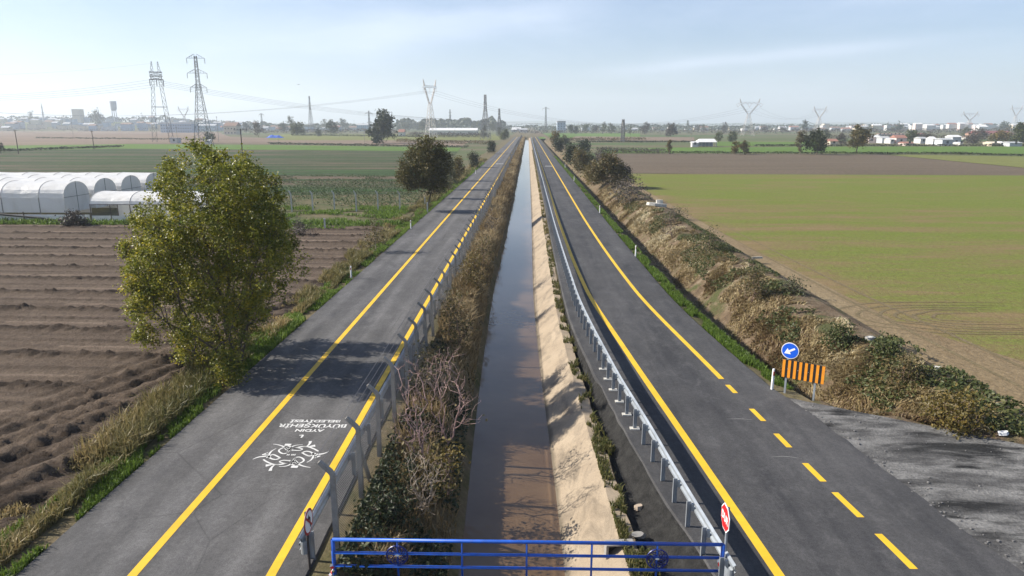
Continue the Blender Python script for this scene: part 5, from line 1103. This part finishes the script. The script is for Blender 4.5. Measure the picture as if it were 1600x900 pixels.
# ------------------------------------------------------------------ trees far off on the plain
def far(px, pb, pt, wpx, lm, label, seed, n_l=900, pointy=0, leaf=None, Y=None, name='field_tree', z0=.12, stems=1, bark='bark'):
    b = G(px, pb) if Y is None else np.array([AT(px, pb, Y)[0], Y, 0.0]); H = max(AT(px, pt, b[1])[2], 2); R = max(wpx/2*b[1]/1110, 1.0); leaf = leaf or max(.25, R*.16)
    return plant(name, b, H, R, M[lm], M[bark], label, 'tree', None, seed, 120, n_l, leaf, R*.12, H*z0, stems=stems, rtip=.03, rmax=.5, pointy=pointy)
FT = [(600, 224, 181, 46, 'leaf_dark', 'big dark tree standing alone in the left fields', 3400, 0), (594, 216, 173, 12, 'leaf_dark', 'slim dark conifer top behind the big dark field tree', 900, 1), (467, 212, 194, 27, 'leaf_green', 'round olive tree right of the blue tarp', 1600, 0), (443, 207, 193, 16, 'leaf_dark', 'grey green tree behind the blue tarp', 1000, 0),
      (456, 206, 181, 15, 'leaf_pale', 'tall pale tree behind the round olive tree', 1000, 0), (496, 213, 203, 14, 'leaf_dark', 'small round bush right of the round olive tree', 800, 0), (519, 211, 188, 21, 'leaf_dark', 'green tree midway to the big dark field tree', 1300, 0), (537, 204, 186, 16, 'leaf_dark', 'hazy tree behind the green middle tree', 900, 0),
      (507, 204, 186, 12, 'leaf_pale', 'pale thin tree behind the middle bushes', 700, 0), (404, 214, 190, 18, 'leaf_grey', 'greyish bare tree left of the blue tarp', 900, 0), (328, 224, 209, 20, 'leaf_dark', 'dark bush beside the small white hut', 1100, 0), (384, 206, 193, 15, 'leaf_dark', 'round tree right of the cream house', 900, 0),
      (153, 198, 181, 16, 'leaf_dark', 'dark lone tree below the left town', 900, 0), (2, 240, 222, 12, 'leaf_dark', 'dark shrub at the left frame edge', 900, 0), (632, 205, 191, 18, 'leaf_pale', 'pale tree beside the red roofed cottage', 900, 0), (659, 206, 189, 16, 'leaf_green', 'green tree left of the forked pylon', 900, 0),
      (757, 216, 196, 13, 'leaf_dark', 'dark ivy clump at the foot of the narrow pylon', 900, 0), (770, 207, 193, 16, 'leaf_pale', 'pale tree right of the narrow pylon', 800, 0), (735, 202, 186, 8, 'leaf_dark', 'pointed conifer above the long white greenhouse', 600, 1), (780, 214, 198, 11, 'leaf_dark', 'ivy dark tree under the smaller pylon', 600, 0),
      (892, 209, 195, 13, 'leaf_dark', 'dark round tree left of a twin beyond the right road', 1000, 0), (900, 209, 198, 11, 'leaf_dark', 'dark round tree right of its twin beyond the right road', 900, 0), (914, 208, 195, 12, 'leaf_green', 'grey green tree right of the dark twins', 800, 0), (930, 208, 196, 13, 'leaf_grey', 'brownish bare tree beyond the tan strip', 700, 0),
      (943, 209, 191, 12, 'leaf_pale', 'pale tall tree left in a pair beyond the tan strip', 800, 0), (955, 209, 193, 13, 'leaf_pale', 'pale broad tree right in a pair beyond the tan strip', 800, 0), (985, 211, 196, 8, 'leaf_dark', 'thin dark tree right of the short mast', 600, 0), (1009, 210, 193, 17, 'leaf_grey', 'grey tree left of the big round brown tree', 900, 0),
      (1048, 213, 196, 21, 'leaf_grey', 'big round brown tree beyond the tan strip', 1600, 0), (1074, 204, 188, 9, 'leaf_dark', 'dark pointed conifer right of the round brown tree', 800, 1), (1099, 207, 193, 9, 'leaf_pale', 'pale poplar right of the dark conifer', 600, 1), (1091, 206, 196, 12, 'leaf_grey', 'bare grove tree beside the pale poplar', 600, 0), (1133, 208, 192, 14, 'leaf_grey', 'greyish tree left of the wide pale pylon', 700, 0),
      (1123, 222, 207, 14, 'leaf_green', 'round olive tree behind the white shed', 1000, 0), (1145, 222, 207, 18, 'leaf_green', 'broad olive tree right of the white shed', 1100, 0), (1045, 240.5, 219, 11, 'leaf_ochre', 'narrow yellowing tree on the bare field edge', 1400, 0), (1149, 241, 222, 17, 'leaf_ochre', 'yellow shrub left of a joined pair on the field edge', 1400, 0), (1164, 241.5, 221, 18, 'leaf_bank', 'brown shrub right of a joined pair on the field edge', 1400, 0),
      (1256, 207, 187, 14, 'leaf_dark', 'tall dark crown behind the field edge trees', 1000, 0), (1250, 241, 203, 20, 'leaf_bank', 'thin brownish tree on the field edge', 1500, 0), (1275, 241.5, 206, 34, 'leaf_dark', 'bushy dark tree on the field edge', 2600, 0), (1339, 240.5, 202, 36, 'leaf_bank', 'olive brown tree with a clear trunk on the field edge', 2400, 0), (1290, 222, 204, 16, 'leaf_dark', 'dark tree behind the bushy dark tree', 800, 0),
      (1314, 227, 209, 18, 'leaf_grey', 'bare purplish tree beside the cream cottage', 900, 0), (1592, 223, 196, 30, 'leaf_green', 'large rounded green tree at the right frame edge', 2400, 0), (1570, 206, 195, 22, 'leaf_dark', 'dark tree before the far white town', 900, 0), (1424, 220, 207, 26, 'leaf_green', 'olive tree among the village sheds', 900, 0), (1448, 222, 210, 24, 'leaf_grey', 'brown bush behind the white sheds', 800, 0),
      (1530, 218, 205, 26, 'leaf_grey', 'brown tree left of the maroon roof', 800, 0), (1562, 220, 209, 34, 'leaf_ochre', 'ochre thicket below the maroon roof', 900, 0), (1520, 224, 213, 26, 'leaf_grey', 'dry thicket in front of the faint pylon', 800, 0), (1395, 222, 214, 14, 'leaf_grey', 'small bare tree between village houses', 500, 0), (1507, 212, 198, 14, 'leaf_pale', 'pale poplar before the far white town', 700, 0),
      (1402, 206, 200, 30, 'leaf_dark', 'dark hazy tree row end behind the village', 700, 0), (1360, 206, 199, 20, 'leaf_pale', 'hazy pale tree behind the pink white house', 500, 0), (1195, 206, 197, 16, 'leaf_grey', 'bare hazy tree right of the wide pale pylon', 500, 0), (1222, 207, 199, 14, 'leaf_grey', 'small bare hazy tree left of the tall dark crown', 500, 0)]
for k, (px, pb, pt, w, lm, lb, nl, pty) in enumerate(FT):
    far(px, pb, pt, w, lm, lb, 200+k, int(nl*1.2), pty, z0=.30 if 'clear trunk' in lb else .10)
# field-edge hedges (each one hedge is one thing)
def hedge(name, p0, p1, h, w, lm, label, seed, n, leaf=.3):
    rng = np.random.default_rng(seed); a, b = G(*p0), G(*p1); t = rng.random(n); P = a+(b-a)*t[:, None]; hh = h*(.35+.9*fbm(t*60+seed, t*0+1.3)); P[:, 2] = hh*rng.random(n)**.7; P[:, 1] += rng.normal(size=n)*w*.4; P[:, 0] += rng.normal(size=n)*w*.3
    V, q = leaf_quads(P, leaf*(.6+.8*rng.random(n)), rng, .2); npmesh(name, V, [q], M[lm], tint=np.repeat(rng.random(n), 4), label=label, cat='hedge')
hedge('hedge', (935, 238), (1040, 240), 2.2, 3, 'leaf_grey', 'brown hedge on the far side of the bare field', 1, 2600, .4)
hedge('hedge', (1040, 239.6), (1520, 241), .9, 1.2, 'leaf_dark', 'low dark hedge between bare field and bright green crop', 2, 3000, .45)
hedge('hedge', (1500, 241), (1640, 244.5), .7, 1.2, 'leaf_dark', 'low hedge right of the long dark hedge', 21, 900, .45)
hedge('hedge', (1180, 228.4), (1620, 228), 1.0, 2, 'leaf_dark', 'dark hedge in front of the village', 3, 2400, .7)
hedge('hedge', (640, 214), (765, 214.5), 4.6, 6, 'leaf_grey', 'bare brown orchard row below the long white greenhouse', 4, 2600, .9)
hedge('hedge', (420, 225.2), (730, 230.5), 1.1, 2, 'leaf_dark', 'dark ditch hedge behind the narrow green strip', 5, 2600, .6)
hedge('hedge', (620, 222), (770, 226), 2.4, 3, 'leaf_bank', 'tawny brush bank beyond the brown tree', 6, 2200, .6)
hedge('hedge', (0, 236.5), (190, 229.5), 1.0, 2, 'leaf_dark', 'dark hedge line crossing the left fields', 7, 1700, .6)
hedge('hedge', (55, 216), (330, 219), 1.1, 3, 'leaf_dark', 'dark broken hedge on the left fallow land', 8, 1300, .8)
hedge('hedge', (-40, 202.5), (250, 204.5), 1.6, 5, 'leaf_dark', 'long dark hedge below the left town', 9, 1600, 1.5)
hedge('hedge', (900, 222), (1085, 222), 1.0, 2, 'leaf_dark', 'dark ditch line left of the white shed', 10, 1600, .7)
hedge('hedge', (880, 219.5), (1010, 218.6), 2.2, 4, 'leaf_bank', 'scrubby strip beyond the end of the right road', 11, 1200, .8)
hedge('hedge', (470, 211.5), (660, 214), 1.4, 3, 'leaf_dark', 'dark field border right of the blue tarp', 12, 1500, .9)
# far woods that read as one mass
def woods(name, spans, label, seed, lm):
    rng = np.random.default_rng(seed); C = []; Sz = []
    for x0, x1, Y, h, n in spans:
        px = x0+(x1-x0)*rng.random(n); hh = h*(.4+.9*fbm(px*.09, px*0+Y*.01)); YY = Y*(1+.18*rng.random(n)); base = np.array([AT(p, 195, y) for p, y in zip(px, YY)]); base[:, 2] = hh*rng.random(n)**.6+17*sstep((YY-1080)/500)*sstep((470-px)/260)*(YY < 2200)
        C.append(base); Sz.append(np.full(n, h*.22)*(.6+.8*rng.random(n)))
    C = np.vstack(C); Sz = np.concatenate(Sz); V, q = leaf_quads(C, Sz, rng, .1, .8); npmesh(name, V, [q], M[lm], tint=np.repeat(rng.random(len(C)), 4), kind='stuff', label=label, cat='woodland')
woods('distant_woodland', [(-60, 420, 1500, 13, 6000), (380, 640, 1300, 14, 4500), (620, 790, 1250, 22, 4500), (780, 1180, 1250, 11, 6000), (1180, 1700, 1500, 12, 6500), (-100, 1750, 2600, 17, 9000)], 'bluish distant tree belt along the horizon', 77, 'leaf_dark')
woods('distant_scrub', [(380, 620, 800, 6, 2500), (800, 1180, 780, 5, 3500), (1180, 1640, 800, 6, 4500), (1300, 1640, 470, 3.2, 3000), (-60, 380, 1050, 5, 2500)], 'grey brown scrub and orchards on the far plain', 78, 'leaf_grey')

# ------------------------------------------------------------------ buildings
WALLS = {'white': simple('render_white', (.52, .51, .49), .9), 'cream': simple('render_cream', (.56, .48, .37), .9), 'pink': simple('render_pink', (.62, .50, .46), .9), 'grey': simple('render_grey', (.42, .44, .46), .9), 'brick': simple('render_brick', (.40, .24, .17), .9), 'blue': simple('render_blue', (.33, .40, .48), .9)}
ROOFS = {'red': simple('roof_red', (.25, .12, .09), .9), 'brown': simple('roof_brown', (.19, .12, .09), .9), 'white': simple('roof_white', (.60, .60, .59), .7), 'grey': simple('roof_grey', (.36, .37, .38), .8), 'maroon': simple('roof_maroon', (.17, .05, .05), .85), 'cream': simple('roof_cream', (.6, .53, .42), .85)}
WIN = simple('window_dark', (.045, .05, .06), .25)
def house(name, loc, w, d, h, rh, wall, roof, label, group=None, flat=False, win=True, rz=0.0, cat='house'):
    o = empty(name, loc, rz, label=label, cat=cat, group=group); MB().box(-w/2, w/2, -d/2, d/2, -.2, h).build('wall', WALLS[wall], o)
    if flat: MB().box(-w/2-.12, w/2+.12, -d/2-.12, d/2+.12, h+.003, h+max(rh, .25)).build('roof', ROOFS[roof], o)
    else:
        e = .3; mb = MB(); y0, y1 = -d/2-e, d/2+e; x0, x1 = -w/2-e, w/2+e; b = h+.004
        mb.add([(x0, y0, b), (x1, y0, b), (x1, y1, b), (x0, y1, b), (x0, 0, b+rh), (x1, 0, b+rh)], [(0, 3, 4), (1, 5, 2)], [(0, 4, 5, 1), (3, 2, 5, 4), (0, 1, 2, 3)]); mb.build('roof', ROOFS[roof], o)
    if win:
        nw = max(1, int(w/3.2)); fl = max(1, int(h/3))
        for f in range(fl):
            for k in range(nw):
                x = -w/2+w*(k+.5)/nw; z0 = f*h/fl+1.0; MB().box(x-.55, x+.55, -d/2-.02, -d/2+.02, z0, z0+1.2).build('window', WIN, o)
    return o
def hpx(px, pb, w, ptop, **kw):
    b = G(px, pb); H = AT(px, ptop, b[1])[2]; k = b[1]/1110; rh = kw.pop('rh', .3); d = kw.pop('d', 7)
    return house('house' if 'name' not in kw else kw.pop('name'), (b[0], b[1]+d/2, 0), w*k, d, H*(1-rh), H*rh, **kw)
V_ = [(1303, 227.5, 12, 217, 'cream', 'red', 'small cream cottage with red roof beside the bare purplish tree', .35), (1367, 223, 19, 212, 'pink', 'white', 'long pink white house right of the clear trunk tree', .2), (1384, 223.5, 12, 213, 'grey', 'grey', 'grey house second right of the clear trunk tree', .25), (1394, 224, 6, 216, 'white', 'white', 'tiny bright white house in the village', .25),
      (1408, 224, 16, 211, 'pink', 'red', 'pinkish house with a red tile roof in the village', .35), (1421, 227.2, 13, 221.5, 'pink', 'red', 'low red roofed shed at the village front', .4), (1443, 224, 10, 214, 'white', 'grey', 'white shed with grey roof in the village', .25), (1460, 226, 5, 213.5, 'white', 'white', 'narrow tall white gable in the village', .3), (1467, 226, 6, 217, 'cream', 'cream', 'cream hut beside the narrow white gable', .3),
      (1480, 227.5, 16, 216, 'grey', 'grey', 'long grey white building right of the white gable', .2), (1494, 226, 13, 211, 'grey', 'white', 'pale tall house behind the long grey building', .2), (1502, 227, 4, 222, 'white', 'white', 'very small white hut at the village hedge', .3), (1512, 218, 6, 213, 'white', 'brown', 'white house below the faint pylon', .3), (1555, 228, 11, 221.5, 'cream', 'cream', 'low cream house near the right edge', .3), (1567, 228, 7, 221, 'white', 'white', 'low white house near the right edge', .3),
      (1587, 228.5, 19, 221.5, 'grey', 'grey', 'grey low house under the rounded green tree', .25), (1437, 213, 14, 208, 'pink', 'maroon', 'long low house with a maroon roof behind the village', .4), (1393, 212, 40, 208.5, 'grey', 'brown', 'long dark roofed barn behind the village', .4)]
for px, pb, w, pt, wl, rf, lb, rh in V_: hpx(px, pb, w, pt, wall=wl, roof=rf, label=lb, rh=rh)
hpx(1556, 212, 54, 204.5, wall='brick', roof='maroon', label='large warehouse with a long maroon roof at right', rh=.55, d=20, cat='warehouse', name='warehouse')
def shed():
    b = G(1105, 229); k = b[1]/1110; w = 28*k; o = empty('open_shed', (b[0], b[1]+3, 0), label='white roofed open shed standing in the green fields', cat='shed'); H = AT(1105, 217, b[1])[2]; e = H*.58
    mb = MB(); mb.add([(-w/2-.3, -3.4, e), (w/2+.3, -3.4, e), (w/2+.3, 3.4, e), (-w/2-.3, 3.4, e), (-w/2+1, 0, H), (w/2-.3, 0, H)], [(0, 3, 4), (1, 5, 2)], [(0, 4, 5, 1), (3, 2, 5, 4), (0, 1, 2, 3)]); mb.build('roof', ROOFS['white'], o)
    MB().box(-w/2, w/2, 3.0, 3.2, 0, e-.01).build('rear_wall', WALLS['blue'], o)
    for i in range(6): MB().box(-w/2+w*i/5-.14, -w/2+w*i/5+.14, -3.1, -2.8, 0, e-.01).build('post', WALLS['white'], o)
    hpx(1086, 229.3, 9, 221, wall='white', roof='white', label='small white annex hut left of the open shed', rh=.25, d=4)
shed()
hpx(272, 223.5, 12, 215.5, wall='white', roof='grey', label='small white hut on the left grass strip', rh=.2, d=4, flat=True); hpx(324, 224.5, 7, 218, wall='white', roof='white', label='tiny white shack beside the dark bush at left', rh=.25, d=3)
hpx(360, 210, 20, 191, wall='cream', roof='brown', label='cream house with brown hipped roof at left', rh=.3, d=14); hpx(276, 207, 50, 191.5, wall='blue', roof='white', label='long hazy blue grey building behind the pylons', rh=.12, d=20, flat=True); hpx(317, 205, 40, 194, wall='blue', roof='grey', label='low hazy building right of the long blue grey one', rh=.2, d=20)
hpx(627, 213, 9, 202, wall='white', roof='red', label='white cottage with red roof by the big dark field tree', rh=.4, d=8); hpx(567, 205, 19, 193, wall='blue', roof='grey', label='hazy blue grey house left of the big dark field tree', rh=.2, d=14)
hpx(708, 210.5, 76, 200, wall='white', roof='white', label='long white greenhouse roof behind the bare orchard', rh=.35, d=14, win=False, cat='greenhouse', name='greenhouse')
hpx(807, 204.5, 14, 199, wall='white', roof='white', label='white shed left of the canal at the horizon', rh=.3, win=False); hpx(818, 207, 12, 200.5, wall='white', roof='grey', label='white low house where the canal meets the horizon', rh=.3, win=False); hpx(803, 206, 8, 201, wall='grey', roof='white', label='small grey shed at the far end of the left road', rh=.3, win=False)
hpx(877, 207, 13, 189, wall='blue', roof='grey', label='dark hazy block building behind the dark twin trees', rh=.15, d=20, flat=True)
def tarp():
    b = G(428, 215.5); k = b[1]/1110; w = 27*k; rng = np.random.default_rng(4); n = 25; V = []
    for i in range(n):
        for j in range(9):
            x = -w/2+w*i/(n-1); t = j/8; hh = (1.5+1.3*fbm(i*.35, 3.1))*math.sin(math.pi*min(1, max(0, t)))**.6*min(1, 4*(i+.3)/n, 4*(n-i-.7)/n); V.append((x, (t-.5)*6, max(hh, 0)))
    i = np.arange(n-1)[:, None]; j = np.arange(8)[None]; q = np.stack([i*9+j, (i+1)*9+j, (i+1)*9+j+1, i*9+j+1], -1).reshape(-1, 4)
    npmesh('tarp_heap', np.array(V), [q], simple('blue_tarp', (.02, .10, .50), .45), label='bright blue tarpaulin covering a heap in the left fields', cat='tarpaulin').location = (b[0], b[1]+3, 0)
tarp()
def water_tower():
    Y = 1500; p = AT(176, 158, Y); H = p[2]; o = empty('water_tower', (p[0], Y, 0), label='hazy grey water tower above the left town', cat='water tower'); r = 5*Y/1110
    MB().tube([(0, 0, H*.66), (0, 0, H*.72), (0, 0, H*.97), (0, 0, H)], [r*.55, r*.9, r, r*.96], 16).build('tank', WALLS['grey'], o)
    for k in range(6): a = k*math.pi/3; MB().tube([(r*.62*math.cos(a)*1.25, r*.62*math.sin(a)*1.25, 0), (r*.62*math.cos(a), r*.62*math.sin(a), H*.7)], .9, 6).build('leg', WALLS['grey'], o)
water_tower()
def minaret(px, pt, Y, label):
    p = AT(px, pt, Y); H = p[2]; o = empty('minaret', (p[0], Y, 0), label=label, cat='minaret'); MB().tube([(0, 0, 0), (0, 0, H*.6), (0, 0, H*.62), (0, 0, H*.64), (0, 0, H*.645), (0, 0, H*.78)], [1.6, 1.4, 2.2, 2.2, 1.2, 1.1], 10).build('shaft', WALLS['grey'], o); MB().tube([(0, 0, H*.78), (0, 0, H)], [1.4, .05], 10).build('spire', ROOFS['grey'], o)
minaret(64, 160, 1450, 'slender grey minaret in the left town'); minaret(153, 169, 1600, 'short hazy minaret left of the water tower'); minaret(1388, 189, 1700, 'tiny white minaret in the right town')
def rise_z(x, Y):
    px = 825+x/Y*1110; return 17*sstep((Y-1080)/500)*sstep((470-px)/260)
def rise():
    Ys = np.linspace(1040, 2600, 30); xs = np.linspace(-3200, -250, 60); X, Y = np.meshgrid(xs, Ys, indexing='ij'); Z = rise_z(X, Y)*sstep((2600-Y)/500)-.4
    i = np.arange(59)[:, None]; j = np.arange(29)[None]; q = np.stack([i*30+j, (i+1)*30+j, (i+1)*30+j+1, i*30+j+1], -1).reshape(-1, 4)
    npmesh('hill', np.stack([X, Y, Z], -1).reshape(-1, 3), [q], M['soil_base'], smooth=True, kind='structure', label='low rise of land carrying the left town', cat='hill')
rise()
ZONES = {'l': ((57, 'left of the minaret'), (113, 'just right of the minaret'), (176, 'just left of the water tower'), (236, 'just right of the water tower'), (304, 'between the tall pylons'), (9999, 'right of the tall pylons')),
         't': ((408, 'above the cream house'), (483, 'left of the slim hazy pylon'), (9999, 'right of the slim hazy pylon')),
         'm': ((974, 'left of the short dark mast'), (1074, 'left of the pointed conifer'), (1172, 'right of the pointed conifer'), (1282, 'right of the wide pylon'), (9999, 'above the field edge trees')),
         'r': ((1400, 'left of the pinkish village house'), (1460, 'behind the white sheds'), (1517, 'left of the faint pylon'), (1560, 'right of the faint pylon'), (9999, 'near the right edge'))}
def town(n, x0, x1, Y0, Y1, label, group, seed, hs, walls, name='house', roofs=('red', 'brown', 'grey'), zone='l'):
    rng = np.random.default_rng(seed)
    for k in range(n):
        px = x0+(x1-x0)*(k+rng.random()*.8)/n; Y = Y0+(Y1-Y0)*rng.random(); p = AT(px, 195, Y); w = 9+9*rng.random(); fl = rng.random() < .45; h = hs*(.5+.7*rng.random())
        wl = walls[int(rng.integers(len(walls)))]; rf = 'grey' if fl else roofs[int(rng.integers(len(roofs)))]
        lb = f"{label} {wl} {'block' if 'block' in name else 'house'} with {'flat' if fl else rf+' gabled'} roof {next(q for t, q in ZONES[zone] if px < t)}"
        house(name, (p[0], Y, float(rise_z(p[0], Y))), w, 10, h, .5 if fl else 2.4, wl, rf, lb, group, fl, win=False)
town(95, -20, 400, 1120, 1650, 'hazy', 'hazy houses of the left town', 1, 9, ('grey', 'cream', 'blue', 'grey'), roofs=('brown', 'grey', 'grey'))
town(22, 330, 560, 1150, 1450, 'far', 'hazy houses in the far tree belt', 2, 6, ('grey', 'white', 'blue'), zone='t')
town(30, 860, 1330, 1150, 1500, 'tiny', 'tiny pale houses along the horizon', 5, 5, ('white', 'grey', 'cream'), zone='m')
town(85, 1330, 1660, 1250, 1700, 'far', 'white blocks of the far right town', 3, 10, ('white', 'white', 'grey', 'cream', 'pink'), 'town_block', ('red', 'grey', 'white'), zone='r')
for px, w, pt, pb, Y, lb in ((121, 13, 171, 190, 1500, 'hazy flat apartment block in the left town'), (1545, 16, 195, 203, 1350, 'stacked white apartment block in the right town'), (1286, 5, 196, 203, 1350, 'narrow bright white block above the field edge trees'), (1290, 8, 193.5, 203, 1450, 'pale grey slab block above the field edge trees'), (1350, 30, 200, 204, 1300, 'long pale hall on the right horizon')):
    p = AT(px, pt, Y); house('apartment_block', (p[0], Y, 0), w*Y/1110, 14, p[2], .6, 'white' if 'white' in lb else 'cream', 'grey', lb, flat=True, cat='apartment block', win=False)
p = AT(150, 173, 1350)
def grove():
    o = far(153, 195, 172, 26, 'leaf_dark', 'dark blue green grove rising in the left town', 555, 1200, Y=1350); 
    far(50, 195, 173, 14, 'leaf_dark', 'hazy round tree beside the slender minaret', 556, 700, Y=1350); far(224, 195, 176, 8, 'leaf_pale', 'hazy tall crown left of the two legged pylon', 557, 600, Y=1350)
grove()
# ------------------------------------------------------------------ hills and haze
def hills():
    n = 160; px = np.linspace(-400, 2000, n); V = []
    h = 15+50*fbm(px*.006, px*0+4.4, 4)*(.35+.9*np.exp(-((px-60)/260)**2)+.5*np.exp(-((px-800)/120)**2)+.2*np.exp(-((px-1500)/300)**2))
    for x, hh in zip(px, h):
        for Y, s in ((5200, 0), (5500, .6), (5800, 1), (6400, 0)): q = AT(x, 195, Y); V.append((q[0], Y, hh*s-.3))
    i = np.arange(n-1)[:, None]; j = np.arange(3)[None]; q = np.stack([i*4+j, (i+1)*4+j, (i+1)*4+j+1, i*4+j+1], -1).reshape(-1, 4)
    npmesh('hills', np.array(V), [q], M['soil_base'], smooth=True, kind='structure', label='faint low hills on the hazy horizon', cat='hills')
hills()
def haze():
    m = bpy.data.materials.new('haze_air'); m.use_nodes = True; nt = m.node_tree; nt.nodes.clear(); v = nt.nodes.new('ShaderNodeVolumePrincipled'); out = nt.nodes.new('ShaderNodeOutputMaterial')
    v.inputs['Color'].default_value = (.83, .915, 1.0, 1); v.inputs['Density'].default_value = HAZE_D; v.inputs['Anisotropy'].default_value = .2; L(nt, v.outputs[0], out.inputs['Volume'])
    me = MB().box(-6500, 6500, -450, 6900, -4, 260).build('haze', m, kind='stuff', label='thin pale haze over the whole plain', cat='haze')
HAZE_D = .00024
haze()
